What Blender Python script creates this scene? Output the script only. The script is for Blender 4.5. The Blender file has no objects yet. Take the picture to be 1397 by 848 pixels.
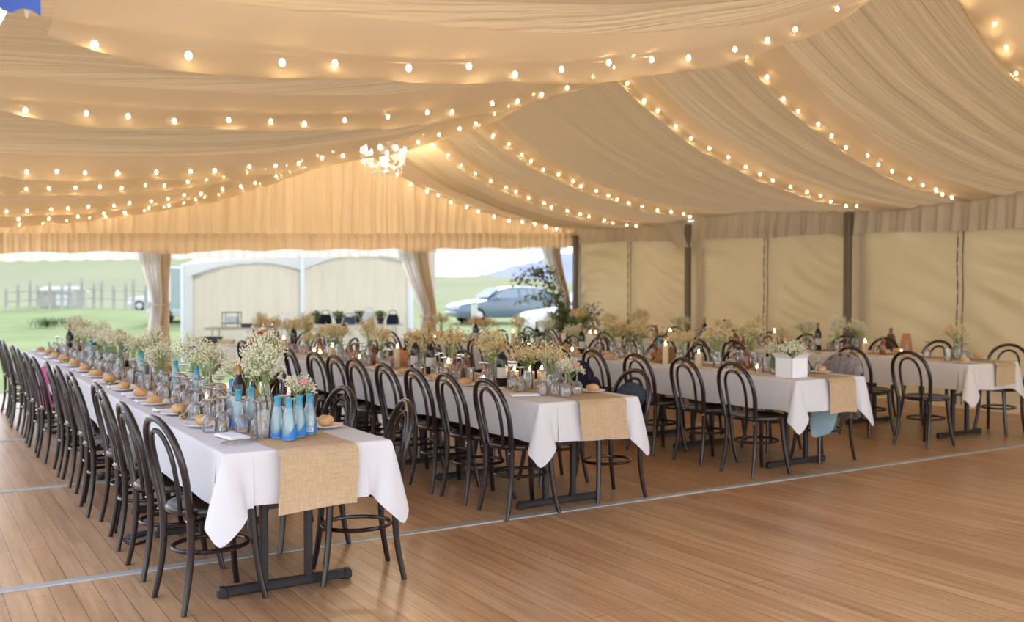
import bpy, math, random
from mathutils import Vector, Matrix

random.seed(11)
PI = math.pi
scn = bpy.context.scene
col = scn.collection
W, H = 1397.0, 848.0
FPX = 1358.0
CAM = Vector((0.0, 0.0, 1.45))
YAW = math.radians(31.57)
PITCH = math.atan(34.0 / FPX)

# ------------------------------------------------------------------ camera
cd = bpy.data.cameras.new('camera')
cam = bpy.data.objects.new('camera', cd)
col.objects.link(cam)
cd.sensor_width = 36.0
cd.lens = 36.0 * FPX / W
cd.clip_end = 3000
cam.location = CAM
cam.rotation_euler = (PI / 2 - PITCH, 0, -YAW)
cd.dof.use_dof = True
cd.dof.focus_distance = 4.9
cd.dof.aperture_fstop = 2.2
scn.camera = cam
CM = cam.rotation_euler.to_matrix()


def at(px, py, z):
    """the point at height z that the photograph shows at this pixel"""
    d = CM @ Vector(((px - W / 2) / FPX, -(py - H / 2) / FPX, -1.0))
    k = (z - CAM.z) / d.z
    return CAM + d * k


def on_y(px, y, z=0.0):
    """ground-plan position along a pixel column at depth y"""
    d = CM @ Vector(((px - W / 2) / FPX, 34.0 / FPX, -1.0))
    k = y / d.y
    return Vector((d.x * k, y, z))


# ------------------------------------------------------------------ materials
MATS = {}


def mat(name, color, rough=0.6, spec=0.3, metal=0.0, noise=0.0, nscale=8.0, bump=0.0, bscale=40.0,
        color2=None, stretch=None, emit=None, estr=0.0, trans=0.0, sheen=0.0, coat=0.0):
    m = bpy.data.materials.new(name)
    m.use_nodes = True
    nt = m.node_tree
    b = nt.nodes['Principled BSDF']
    b.inputs['Roughness'].default_value = rough
    b.inputs['Specular IOR Level'].default_value = spec
    b.inputs['Metallic'].default_value = metal
    if coat:
        b.inputs['Coat Weight'].default_value = coat
        b.inputs['Coat Roughness'].default_value = 0.15
    if sheen:
        b.inputs['Sheen Weight'].default_value = sheen
    c = (*color, 1.0)
    b.inputs['Base Color'].default_value = c
    tc = None
    if noise or bump or color2:
        tc = nt.nodes.new('ShaderNodeTexCoord')
        mp = nt.nodes.new('ShaderNodeMapping')
        if stretch:
            mp.inputs['Scale'].default_value = stretch
        nt.links.new(tc.outputs['Object'], mp.inputs['Vector'])
    if noise or color2:
        n = nt.nodes.new('ShaderNodeTexNoise')
        n.inputs['Scale'].default_value = nscale
        n.inputs['Detail'].default_value = 5
        nt.links.new(mp.outputs['Vector'], n.inputs['Vector'])
        r = nt.nodes.new('ShaderNodeValToRGB')
        c2 = color2 or tuple(max(0, v * (1 - noise)) for v in color)
        r.color_ramp.elements[0].position = 0.32
        r.color_ramp.elements[1].position = 0.68
        r.color_ramp.elements[0].color = (*c2, 1)
        r.color_ramp.elements[1].color = c
        nt.links.new(n.outputs['Fac'], r.inputs['Fac'])
        nt.links.new(r.outputs['Color'], b.inputs['Base Color'])
    if bump:
        n2 = nt.nodes.new('ShaderNodeTexNoise')
        n2.inputs['Scale'].default_value = bscale
        n2.inputs['Detail'].default_value = 4
        nt.links.new(mp.outputs['Vector'], n2.inputs['Vector'])
        bp = nt.nodes.new('ShaderNodeBump')
        bp.inputs['Strength'].default_value = bump
        bp.inputs['Distance'].default_value = 0.02
        nt.links.new(n2.outputs['Fac'], bp.inputs['Height'])
        nt.links.new(bp.outputs['Normal'], b.inputs['Normal'])
    if emit:
        b.inputs['Emission Color'].default_value = (*emit, 1)
        b.inputs['Emission Strength'].default_value = estr
    if trans:
        out = nt.nodes['Material Output']
        t = nt.nodes.new('ShaderNodeBsdfTranslucent')
        mx = nt.nodes.new('ShaderNodeMixShader')
        mx.inputs[0].default_value = trans
        src = b.inputs['Base Color'].links
        if src:
            nt.links.new(src[0].from_socket, t.inputs['Color'])
        else:
            t.inputs['Color'].default_value = c
        nt.links.new(b.outputs[0], mx.inputs[1])
        nt.links.new(t.outputs[0], mx.inputs[2])
        nt.links.new(mx.outputs[0], out.inputs['Surface'])
    MATS[name] = m
    return m


def glass(name, tint=(1, 1, 1), gl=1.0, body=0.0, bodycol=(1, 1, 1), ior=1.5, edge=0.0):
    """thin-walled glass: clear seen straight on, mirror-like at its edges, with an optional tinted body and painted pale edge highlights"""
    m = bpy.data.materials.new(name)
    m.use_nodes = True
    nt = m.node_tree
    nt.nodes.remove(nt.nodes['Principled BSDF'])
    out = nt.nodes['Material Output']
    t = nt.nodes.new('ShaderNodeBsdfTransparent')
    t.inputs['Color'].default_value = (*tint, 1)
    g = nt.nodes.new('ShaderNodeBsdfGlossy')
    g.inputs['Roughness'].default_value = 0.04
    lw = nt.nodes.new('ShaderNodeFresnel')
    lw.inputs['IOR'].default_value = ior
    mul = nt.nodes.new('ShaderNodeMath')
    mul.operation = 'MULTIPLY'
    mul.use_clamp = True
    mul.inputs[1].default_value = gl
    nt.links.new(lw.outputs[0], mul.inputs[0])
    mx = nt.nodes.new('ShaderNodeMixShader')
    nt.links.new(mul.outputs[0], mx.inputs[0])
    last = t
    if body:
        fl = nt.nodes.new('ShaderNodeLayerWeight')
        fl.inputs['Blend'].default_value = 0.35
        ma = nt.nodes.new('ShaderNodeMath')
        ma.operation = 'MULTIPLY_ADD'
        ma.use_clamp = True
        ma.inputs[1].default_value = edge  # body colour thickens towards the rims, painting in edge highlights
        ma.inputs[2].default_value = body
        nt.links.new(fl.outputs['Facing'], ma.inputs[0])
        d = nt.nodes.new('ShaderNodeBsdfDiffuse')
        d.inputs['Color'].default_value = (*bodycol, 1)
        mb = nt.nodes.new('ShaderNodeMixShader')
        nt.links.new(ma.outputs[0], mb.inputs[0])
        nt.links.new(t.outputs[0], mb.inputs[1])
        nt.links.new(d.outputs[0], mb.inputs[2])
        last = mb
    nt.links.new(last.outputs[0], mx.inputs[1])
    nt.links.new(g.outputs[0], mx.inputs[2])
    nt.links.new(mx.outputs[0], out.inputs['Surface'])
    MATS[name] = m
    return m


def emission(name, color, strength):
    m = bpy.data.materials.new(name)
    m.use_nodes = True
    nt = m.node_tree
    nt.nodes.remove(nt.nodes['Principled BSDF'])
    e = nt.nodes.new('ShaderNodeEmission')
    e.inputs['Color'].default_value = (*color, 1)
    e.inputs['Strength'].default_value = strength
    nt.links.new(e.outputs[0], nt.nodes['Material Output'].inputs['Surface'])
    MATS[name] = m
    return m


mat('bentwood', (0.017, 0.0095, 0.0085), 0.27, 0.5, noise=0.45, nscale=18, stretch=(1, 1, .2), coat=0.3)
mat('black_steel', (0.022, 0.02, 0.021), 0.45, 0.5, noise=0.3, nscale=30)
mat('linen', (0.79, 0.785, 0.79), 0.85, 0.1, noise=0.04, nscale=5, bump=0.06, bscale=9, trans=0.12)
mat('linen_cream', (0.80, 0.76, 0.70), 0.85, 0.1, noise=0.04, nscale=5, bump=0.06, bscale=9, trans=0.12)
mat('napkin_cloth', (0.86, 0.86, 0.88), 0.9, 0.1, noise=0.05, nscale=20, bump=.1, bscale=40)
mat('ceramic', (0.85, 0.84, 0.82), 0.18, 0.5, noise=0.03, nscale=10)
mat('cutlery_steel', (0.62, 0.6, 0.57), 0.22, 0.5, metal=1.0, noise=0.1, nscale=30)
mat('crust', (0.50, 0.25, 0.085), 0.7, 0.2, color2=(0.72, 0.47, 0.23), nscale=14, bump=0.3, bscale=60)
mat('gypsophila', (0.92, 0.90, 0.76), 0.8, 0.1, color2=(0.78, 0.76, 0.50), nscale=60, trans=0.2)
mat('gypsophila_warm_lit', (0.93, 0.80, 0.52), 0.8, 0.1, color2=(0.78, 0.63, 0.32), nscale=60, trans=0.2)  # second blossom colour with the warm lamplight tinted in
mat('stem_green', (0.25, 0.35, 0.10), 0.6, 0.2, color2=(0.36, 0.44, 0.16), nscale=40, trans=0.2)
mat('leaf_green', (0.10, 0.15, 0.05), 0.5, 0.3, color2=(0.22, 0.27, 0.12), nscale=9, trans=0.2)
mat('rose_pink', (0.80, 0.26, 0.36), 0.7, 0.2, color2=(0.86, 0.48, 0.50), nscale=50, trans=.2)
mat('gerbera_orange', (0.85, 0.36, 0.20), 0.7, 0.2, color2=(0.88, 0.5, 0.3), nscale=50, trans=.2)
mat('carnation_red', (0.42, 0.05, 0.05), 0.7, 0.2, noise=0.4, nscale=50)
mat('statice_violet', (0.2, 0.12, 0.42), 0.7, 0.2, noise=0.4, nscale=50)
mat('wax', (0.88, 0.74, 0.54), 0.5, 0.3, noise=0.06, nscale=14, trans=0.3)
mat('wick', (0.03, 0.025, 0.02), 0.9, noise=.2)
mat('cork', (0.52, 0.34, 0.18), 0.8, noise=0.4, nscale=90)
mat('gold_foil', (0.55, 0.30, 0.12), 0.35, 0.5, metal=0.6, noise=0.2, nscale=40)
mat('wine_label', (0.62, 0.60, 0.55), 0.7, noise=0.2, nscale=25)
mat('blue_label', (0.02, 0.17, 0.55), 0.4, 0.4, color2=(0.03, 0.24, 0.62), nscale=14)
mat('blue_ice', (0.1, 0.48, 0.62), 0.3, 0.5, color2=(0.07, 0.38, 0.55), nscale=20, trans=.3)
mat('white_print', (0.82, 0.84, 0.86), 0.6, noise=0.04)
mat('plum', (0.09, 0.05, 0.06), 0.5, 0.3, color2=(0.2, 0.12, 0.10), nscale=60)
mat('terracotta', (0.48, 0.19, 0.09), 0.75, 0.2, color2=(0.58, 0.27, 0.13), nscale=10, bump=.15, bscale=30)
mat('box_white', (0.84, 0.84, 0.85), 0.6, noise=0.03, nscale=6)
mat('black_wool', (0.014, 0.013, 0.016), 0.95, 0.1, noise=0.4, nscale=30, bump=.2, bscale=60)
mat('navy_wool', (0.02, 0.024, 0.04), 0.95, 0.1, noise=0.4, nscale=30, bump=.2, bscale=60)
mat('slate_wool', (0.07, 0.09, 0.12), 0.95, 0.1, noise=0.4, nscale=30, bump=.2, bscale=60)
mat('grey_knit', (0.32, 0.29, 0.28), 0.95, 0.1, color2=(0.2, 0.19, 0.2), nscale=30, bump=.25, bscale=70)
mat('pale_blue_cloth', (0.32, 0.52, 0.60), 0.9, 0.1, color2=(0.42, 0.60, 0.66), nscale=8, bump=.2, bscale=20, trans=.2)
mat('pink_cloth', (0.80, 0.16, 0.42), 0.9, 0.1, noise=.2, nscale=12, bump=.2, bscale=20)
mat('sage_bag', (0.30, 0.34, 0.27), 0.8, 0.2, noise=.3, nscale=12, bump=.2, bscale=20)
mat('brown_leather', (0.16, 0.075, 0.04), 0.5, 0.4, noise=.3, nscale=12, bump=.15, bscale=30)
mat('pole_grey', (0.16, 0.125, 0.085), 0.5, 0.4, noise=0.12, nscale=8, stretch=(1, 1, .1))
mat('pole_white', (0.75, 0.77, 0.77), 0.4, 0.4, noise=0.06, nscale=8, stretch=(1, 1, .1))
mat('cord_white', (0.7, 0.66, 0.55), 0.8, noise=.1)
mat('wire', (0.55, 0.48, 0.33), 0.7, noise=.1)
mat('crystal', (0.95, 0.93, 0.88), 0.05, 0.8, noise=.03, nscale=20, trans=0.5)
mat('white_enamel', (0.85, 0.82, 0.75), 0.3, 0.5, noise=.03)
mat('sheet_white', (0.94, 0.94, 0.93), 0.8, 0.1, noise=0.04, nscale=2, bump=.06, bscale=4, trans=0.58)
mat('tent_roof', (0.93, 0.92, 0.90), 0.6, 0.2, noise=0.03, nscale=1, trans=0.58)
mat('tent_wall', (0.90, 0.86, 0.78), 0.7, 0.2, noise=0.05, nscale=2, stretch=(4, 4, .5), bump=.08, bscale=2, trans=0.4)
mat('haze_tinted_mountain', (0.30, 0.33, 0.39), 0.95, 0.0, color2=(0.34, 0.37, 0.43), nscale=0.02)  # bluish aerial haze is mixed into the mountain's colour
mat('pasture', (0.28, 0.31, 0.17), 0.95, 0.0, color2=(0.34, 0.34, 0.21), nscale=0.05, stretch=(1, 1, 1), bump=.1, bscale=.3)
mat('weathered_wood', (0.56, 0.53, 0.47), 0.9, 0.1, noise=0.35, nscale=6, stretch=(1, 1, .2))
mat('car_blue', (0.15, 0.205, 0.25), 0.25, 0.5, noise=.06, nscale=2, coat=.6)
mat('car_white', (0.82, 0.82, 0.82), 0.25, 0.5, noise=.03, nscale=2, coat=.6)
mat('car_window', (0.30, 0.36, 0.38), 0.15, 0.3, noise=.08, nscale=2)
mat('rubber', (0.02, 0.02, 0.02), 0.8, noise=.2)
mat('lamp_glass', (0.7, 0.7, 0.68), 0.1, 0.7, noise=.05)
mat('caravan_skin', (0.36, 0.43, 0.40), 0.5, 0.3, noise=.08, nscale=3)
mat('window_dark', (0.07, 0.09, 0.10), 0.1, 0.7, noise=.1)
mat('cardboard', (0.50, 0.37, 0.22), 0.85, 0.1, noise=.15, nscale=8)
mat('plastic_blue', (0.03, 0.08, 0.30), 0.4, 0.4, noise=.15, nscale=6)
mat('plastic_black', (0.02, 0.022, 0.025), 0.45, 0.4, noise=.2, nscale=6)
mat('plastic_clear', (0.55, 0.62, 0.62), 0.3, 0.5, noise=.1, nscale=6)
mat('ply_top', (0.55, 0.45, 0.33), 0.6, 0.2, noise=.15, nscale=6)
mat('pot_dark', (0.05, 0.05, 0.055), 0.6, 0.3, noise=.2)
mat('soil', (0.06, 0.04, 0.03), 0.95, noise=.3, nscale=40)
mat('bark', (0.16, 0.11, 0.07), 0.9, noise=.3, nscale=20)
mat('wicker', (0.36, 0.20, 0.09), 0.7, 0.2, color2=(0.24, 0.12, 0.05), nscale=60, bump=.4, bscale=80)
mat('strip_metal', (0.40, 0.40, 0.36), 0.5, 0.4, metal=0.35, color2=(0.52, 0.53, 0.50), nscale=3, stretch=(.6, 12, 1))
mat('drink_red', (0.45, 0.10, 0.06), 0.3, 0.4, noise=.2, nscale=20)

glass('clear_glass', (0.98, 0.99, 0.985), 1.6, 0.05, (0.95, 0.95, 0.94), edge=.32)
glass('cut_glass', (0.99, 0.99, 0.985), 1.7, 0.06, (0.97, 0.96, 0.94), edge=.42)
glass('water_glass_blue', (0.68, 0.90, 0.96), 1.9, 0.34, (0.58, 0.82, 0.89))
glass('amber_glass', (0.55, 0.22, 0.06), 1.4, 0.55, (0.30, 0.10, 0.03))
glass('bottle_dark', (0.05, 0.06, 0.04), 1.3, 0.85, (0.012, 0.014, 0.012))
glass('bottle_green', (0.25, 0.32, 0.12), 1.3, 0.7, (0.05, 0.07, 0.03))

emission('bulb_glow', (1.0, 0.73, 0.38), 74.0)
emission('chandelier_glow', (1.0, 0.84, 0.60), 620.0)
emission('flame_glow', (1.0, 0.62, 0.28), 90.0)


def liner_material():
    m = mat('liner_fabric', (0.55, 0.415, 0.255), 0.9, 0.05)
    nt = m.node_tree
    b = nt.nodes['Principled BSDF']
    out = nt.nodes['Material Output']
    tc = nt.nodes.new('ShaderNodeTexCoord')
    mp = nt.nodes.new('ShaderNodeMapping')
    mp.inputs['Scale'].default_value = (0.35, 9, 0.35)
    nt.links.new(tc.outputs['Object'], mp.inputs['Vector'])
    n = nt.nodes.new('ShaderNodeTexNoise')
    n.inputs['Scale'].default_value = 1.6
    n.inputs['Detail'].default_value = 6
    nt.links.new(mp.outputs['Vector'], n.inputs['Vector'])
    bp = nt.nodes.new('ShaderNodeBump')
    bp.inputs['Strength'].default_value = 0.7
    bp.inputs['Distance'].default_value = 0.07
    nt.links.new(n.outputs['Fac'], bp.inputs['Height'])
    nt.links.new(bp.outputs['Normal'], b.inputs['Normal'])
    t = nt.nodes.new('ShaderNodeBsdfTranslucent')
    t.inputs['Color'].default_value = (0.66, 0.45, 0.23, 1)
    nt.links.new(bp.outputs['Normal'], t.inputs['Normal'])
    mx = nt.nodes.new('ShaderNodeMixShader')
    mx.inputs[0].default_value = 0.16
    nt.links.new(b.outputs[0], mx.inputs[1])
    nt.links.new(t.outputs[0], mx.inputs[2])
    nt.links.new(mx.outputs[0], out.inputs['Surface'])


liner_material()


def sheer_material():
    m = bpy.data.materials.new('sheer_strip')
    m.use_nodes = True
    nt = m.node_tree
    nt.nodes.remove(nt.nodes['Principled BSDF'])
    out = nt.nodes['Material Output']
    d = nt.nodes.new('ShaderNodeBsdfDiffuse')
    t = nt.nodes.new('ShaderNodeBsdfTranslucent')
    c = nt.nodes.new('ShaderNodeBsdfTransparent')
    tc = nt.nodes.new('ShaderNodeTexCoord')
    n = nt.nodes.new('ShaderNodeTexNoise')
    n.inputs['Scale'].default_value = 3.0
    nt.links.new(tc.outputs['Object'], n.inputs['Vector'])
    r = nt.nodes.new('ShaderNodeValToRGB')
    r.color_ramp.elements[0].color = (0.70, 0.58, 0.42, 1)
    r.color_ramp.elements[1].color = (0.78, 0.66, 0.50, 1)
    nt.links.new(n.outputs['Fac'], r.inputs['Fac'])
    for q in (d, t):
        nt.links.new(r.outputs['Color'], q.inputs['Color'])
    a = nt.nodes.new('ShaderNodeMixShader')
    a.inputs[0].default_value = 0.55
    nt.links.new(d.outputs[0], a.inputs[1])
    nt.links.new(t.outputs[0], a.inputs[2])
    b = nt.nodes.new('ShaderNodeMixShader')
    b.inputs[0].default_value = 0.30
    nt.links.new(a.outputs[0], b.inputs[1])
    nt.links.new(c.outputs[0], b.inputs[2])
    nt.links.new(b.outputs[0], out.inputs['Surface'])
    MATS['sheer_strip'] = m


sheer_material()
mat('curtain_fabric', (0.90, 0.75, 0.54), 0.9, 0.05, noise=.06, nscale=1.5, stretch=(6, 6, .4), trans=0.33)
mat('curtain_pale', (0.86, 0.77, 0.62), 0.9, 0.05, noise=.06, nscale=1.5, stretch=(6, 6, .4), trans=0.45)
mat('canvas_wall', (0.79, 0.69, 0.50), 0.75, 0.15, noise=.06, nscale=1.2, trans=0.30)
mat('valance_fabric', (0.72, 0.62, 0.48), 0.9, 0.05, noise=.06, nscale=3, trans=0.30)


def floor_material():
    m = mat('deck_boards', (0.4, 0.24, 0.12), 0.34, 0.55)
    nt = m.node_tree
    b = nt.nodes['Principled BSDF']
    tc = nt.nodes.new('ShaderNodeTexCoord')
    mp = nt.nodes.new('ShaderNodeMapping')
    mp.inputs['Rotation'].default_value = (0, 0, PI / 2)
    nt.links.new(tc.outputs['Object'], mp.inputs['Vector'])
    br = nt.nodes.new('ShaderNodeTexBrick')
    br.offset = 0.37
    br.offset_frequency = 2
    br.inputs['Color1'].default_value = (0.54, 0.308, 0.15, 1)
    br.inputs['Color2'].default_value = (0.65, 0.405, 0.215, 1)
    br.inputs['Mortar'].default_value = (0.12, 0.065, 0.035, 1)
    br.inputs['Scale'].default_value = 1.0
    br.inputs['Mortar Size'].default_value = 0.0015
    br.inputs['Mortar Smooth'].default_value = 0.1
    br.inputs['Bias'].default_value = 0.0
    br.inputs['Brick Width'].default_value = 2.55
    br.inputs['Row Height'].default_value = 0.098
    nt.links.new(mp.outputs['Vector'], br.inputs['Vector'])
    mp2 = nt.nodes.new('ShaderNodeMapping')
    mp2.inputs['Scale'].default_value = (16, 0.9, 1)
    nt.links.new(tc.outputs['Object'], mp2.inputs['Vector'])
    n = nt.nodes.new('ShaderNodeTexNoise')
    n.inputs['Scale'].default_value = 1.4
    n.inputs['Detail'].default_value = 8
    n.inputs['Roughness'].default_value = 0.65
    nt.links.new(mp2.outputs['Vector'], n.inputs['Vector'])
    r = nt.nodes.new('ShaderNodeValToRGB')
    r.color_ramp.elements[0].position = 0.28
    r.color_ramp.elements[1].position = 0.72
    r.color_ramp.elements[0].color = (0.62, 0.60, 0.58, 1)
    r.color_ramp.elements[1].color = (1.1, 1.08, 1.05, 1)
    nt.links.new(n.outputs['Fac'], r.inputs['Fac'])
    mx = nt.nodes.new('ShaderNodeMix')
    mx.data_type = 'RGBA'
    mx.blend_type = 'MULTIPLY'
    mx.inputs['Factor'].default_value = 1.0
    nt.links.new(br.outputs['Color'], mx.inputs['A'])
    nt.links.new(r.outputs['Color'], mx.inputs['B'])
    # scuffs and wear patches
    n3 = nt.nodes.new('ShaderNodeTexNoise')
    n3.inputs['Scale'].default_value = 0.55
    n3.inputs['Detail'].default_value = 7
    nt.links.new(tc.outputs['Object'], n3.inputs['Vector'])
    r3 = nt.nodes.new('ShaderNodeValToRGB')
    r3.color_ramp.elements[0].position = 0.35
    r3.color_ramp.elements[1].position = 0.65
    r3.color_ramp.elements[0].color = (0.84, 0.80, 0.77, 1)
    r3.color_ramp.elements[1].color = (1.05, 1.05, 1.05, 1)
    nt.links.new(n3.outputs['Fac'], r3.inputs['Fac'])
    mx2 = nt.nodes.new('ShaderNodeMix')
    mx2.data_type = 'RGBA'
    mx2.blend_type = 'MULTIPLY'
    mx2.inputs['Factor'].default_value = 1.0
    nt.links.new(mx.outputs['Result'], mx2.inputs['A'])
    nt.links.new(r3.outputs['Color'], mx2.inputs['B'])
    nt.links.new(mx2.outputs['Result'], b.inputs['Base Color'])
    bp = nt.nodes.new('ShaderNodeBump')
    bp.inputs['Strength'].default_value = 0.25
    bp.inputs['Distance'].default_value = 0.004
    inv = nt.nodes.new('ShaderNodeMath')
    inv.operation = 'SUBTRACT'
    nt.links.new(n.outputs['Fac'], inv.inputs[0])
    nt.links.new(br.outputs['Fac'], inv.inputs[1])
    nt.links.new(inv.outputs[0], bp.inputs['Height'])
    nt.links.new(bp.outputs['Normal'], b.inputs['Normal'])


floor_material()


def burlap_material():
    m = mat('burlap', (0.56, 0.41, 0.25), 0.95, 0.05)
    nt = m.node_tree
    b = nt.nodes['Principled BSDF']
    tc = nt.nodes.new('ShaderNodeTexCoord')
    n = nt.nodes.new('ShaderNodeTexNoise')
    n.inputs['Scale'].default_value = 1.0
    n.inputs['Detail'].default_value = 3
    mp = nt.nodes.new('ShaderNodeMapping')
    mp.inputs['Scale'].default_value = (220, 18, 18)
    nt.links.new(tc.outputs['Object'], mp.inputs['Vector'])
    nt.links.new(mp.outputs['Vector'], n.inputs['Vector'])
    n2 = nt.nodes.new('ShaderNodeTexNoise')
    n2.inputs['Scale'].default_value = 1.0
    mp2 = nt.nodes.new('ShaderNodeMapping')
    mp2.inputs['Scale'].default_value = (14, 200, 200)
    nt.links.new(tc.outputs['Object'], mp2.inputs['Vector'])
    nt.links.new(mp2.outputs['Vector'], n2.inputs['Vector'])
    add = nt.nodes.new('ShaderNodeMath')
    add.operation = 'ADD'
    nt.links.new(n.outputs['Fac'], add.inputs[0])
    nt.links.new(n2.outputs['Fac'], add.inputs[1])
    r = nt.nodes.new('ShaderNodeValToRGB')
    r.color_ramp.elements[0].position = 0.35
    r.color_ramp.elements[1].position = 0.65
    r.color_ramp.elements[0].color = (0.47, 0.335, 0.20, 1)
    r.color_ramp.elements[1].color = (0.60, 0.445, 0.28, 1)
    half = nt.nodes.new('ShaderNodeMath')
    half.operation = 'MULTIPLY'
    half.inputs[1].default_value = 0.5
    nt.links.new(add.outputs[0], half.inputs[0])
    nt.links.new(half.outputs[0], r.inputs['Fac'])
    nt.links.new(r.outputs['Color'], b.inputs['Base Color'])


burlap_material()


def grass_material():
    m = mat('lawn_grass', (0.3, 0.45, 0.14), 0.9, 0.05)
    nt = m.node_tree
    b = nt.nodes['Principled BSDF']
    tc = nt.nodes.new('ShaderNodeTexCoord')
    n = nt.nodes.new('ShaderNodeTexNoise')
    n.inputs['Scale'].default_value = 0.35
    n.inputs['Detail'].default_value = 8
    nt.links.new(tc.outputs['Object'], n.inputs['Vector'])
    r = nt.nodes.new('ShaderNodeValToRGB')
    r.color_ramp.elements[0].position = 0.3
    r.color_ramp.elements[1].position = 0.7
    r.color_ramp.elements[0].color = (0.20, 0.25, 0.10, 1)
    r.color_ramp.elements[1].color = (0.28, 0.33, 0.15, 1)
    nt.links.new(n.outputs['Fac'], r.inputs['Fac'])
    nt.links.new(r.outputs['Color'], b.inputs['Base Color'])


grass_material()


# ------------------------------------------------------------------ mesh building
class MB:
    def __init__(self):
        self.v, self.f = [], []
        self.flat = False

    def add(self, vs, fs):
        o = len(self.v)
        self.v.extend([tuple(p) for p in vs])
        self.f.extend([tuple(i + o for i in q) for q in fs])
        return self

    def box(self, c, s, rz=0.0, M=None):
        hx, hy, hz = s[0] / 2, s[1] / 2, s[2] / 2
        vs = [Vector((x, y, z)) for z in (-hz, hz) for y in (-hy, hy) for x in (-hx, hx)]
        R = Matrix.Rotation(rz, 3, 'Z') if M is None else M
        vs = [R @ p + Vector(c) for p in vs]
        return self.add(vs, [(0, 2, 3, 1), (4, 5, 7, 6), (0, 1, 5, 4), (2, 6, 7, 3), (0, 4, 6, 2), (1, 3, 7, 5)])

    def bbox(self, c, s, bev=0.01, rz=0.0):
        """box with chamfered vertical edges and top"""
        hx, hy, hz = s[0] / 2, s[1] / 2, s[2] / 2
        b = min(bev, hx * .9, hy * .9, hz * .9)
        R = Matrix.Rotation(rz, 3, 'Z')

        def ring(ix, z):
            x, y = hx - ix, hy - ix
            c8 = [(x - b, -y), (x, -y + b), (x, y - b), (x - b, y), (-x + b, y), (-x, y - b), (-x, -y + b), (-x + b, -y)]
            return [R @ Vector((p[0], p[1], z)) + Vector(c) for p in c8]
        rings = [ring(b * .5, -hz), ring(0, -hz + b * .5), ring(0, hz - b), ring(b * .7, hz)]
        return self.loft(rings, True, True, True)

    def loft(self, rings, closed=True, cap0=False, cap1=False):
        n = len(rings[0])
        vs = [p for r in rings for p in r]
        fs = []
        for i in range(len(rings) - 1):
            for j in range(n if closed else n - 1):
                k = (j + 1) % n
                fs.append((i * n + j, i * n + k, (i + 1) * n + k, (i + 1) * n + j))
        if cap0:
            fs.append(tuple(reversed(range(n))))
        if cap1:
            o = (len(rings) - 1) * n
            fs.append(tuple(o + j for j in range(n)))
        return self.add(vs, fs)

    def tube(self, pts, r, n=8, closed=False, caps=True):
        pts = [Vector(p) for p in pts]
        m = len(pts)
        rad = (lambda i: r) if not callable(r) else r
        tg = []
        for i in range(m):
            a = pts[(i - 1) % m] if closed or i > 0 else pts[i]
            b = pts[(i + 1) % m] if closed or i < m - 1 else pts[i]
            t = (b - a)
            tg.append(t.normalized() if t.length > 1e-9 else Vector((0, 0, 1)))
        u = tg[0].orthogonal().normalized()
        rings = []
        for i in range(m):
            u = (u - tg[i] * u.dot(tg[i]))
            u = u.normalized() if u.length > 1e-6 else tg[i].orthogonal().normalized()
            w = tg[i].cross(u)
            rr = rad(i) if callable(r) else r
            rings.append([pts[i] + (u * math.cos(2 * PI * k / n) + w * math.sin(2 * PI * k / n)) * rr for k in range(n)])
        if closed:
            # match the seam by choosing the best rotation
            best = min(range(n), key=lambda s: sum((rings[0][(k + s) % n] - rings[-1][k]).length for k in range(n)))
            rings.append([rings[0][(k + best) % n] for k in range(n)])
            return self.loft(rings, True)
        return self.loft(rings, True, caps, caps)

    def lathe(self, prof, n=20, c=(0, 0, 0), cap0=True, cap1=True, wob=None):
        rings = []
        for (r, z) in prof:
            rings.append([Vector((c[0] + r * math.cos(2 * PI * k / n) * (1 + (wob(k, z) if wob else 0)),
                                  c[1] + r * math.sin(2 * PI * k / n) * (1 + (wob(k, z) if wob else 0)), c[2] + z)) for k in range(n)])
        return self.loft(rings, True, cap0, cap1)

    def blob(self, c, s, n=10, m=7, noise=0.0, rot=None):
        """ellipsoid"""
        rings = []
        R = rot or Matrix.Identity(3)
        c = Vector(c)
        vs = [c + R @ Vector((0, 0, -s[2]))]
        for i in range(1, m):
            a = -PI / 2 + PI * i / m
            for k in range(n):
                b = 2 * PI * k / n
                q = 1 + random.uniform(-noise, noise)
                vs.append(c + R @ Vector((s[0] * math.cos(a) * math.cos(b) * q, s[1] * math.cos(a) * math.sin(b) * q, s[2] * math.sin(a) * q)))
        vs.append(c + R @ Vector((0, 0, s[2])))
        fs = [(0, 1 + (k + 1) % n, 1 + k) for k in range(n)]
        for i in range(m - 2):
            for k in range(n):
                a, b = 1 + i * n + k, 1 + i * n + (k + 1) % n
                fs.append((a, b, b + n, a + n))
        o = 1 + (m - 2) * n
        fs += [(o + k, o + (k + 1) % n, len(vs) - 1) for k in range(n)]
        return self.add(vs, fs)

    def octa(self, c, r):
        x, y, z = c
        vs = [(x + r, y, z), (x - r, y, z), (x, y + r, z), (x, y - r, z), (x, y, z + r), (x, y, z - r)]
        return self.add(vs, [(0, 2, 4), (2, 1, 4), (1, 3, 4), (3, 0, 4), (2, 0, 5), (1, 2, 5), (3, 1, 5), (0, 3, 5)])

    def grid(self, fn, nu, nv):
        vs = [fn(i / nu, j / nv) for j in range(nv + 1) for i in range(nu + 1)]
        fs = [(j * (nu + 1) + i, j * (nu + 1) + i + 1, (j + 1) * (nu + 1) + i + 1, (j + 1) * (nu + 1) + i)
              for j in range(nv) for i in range(nu)]
        return self.add(vs, fs)

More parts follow.
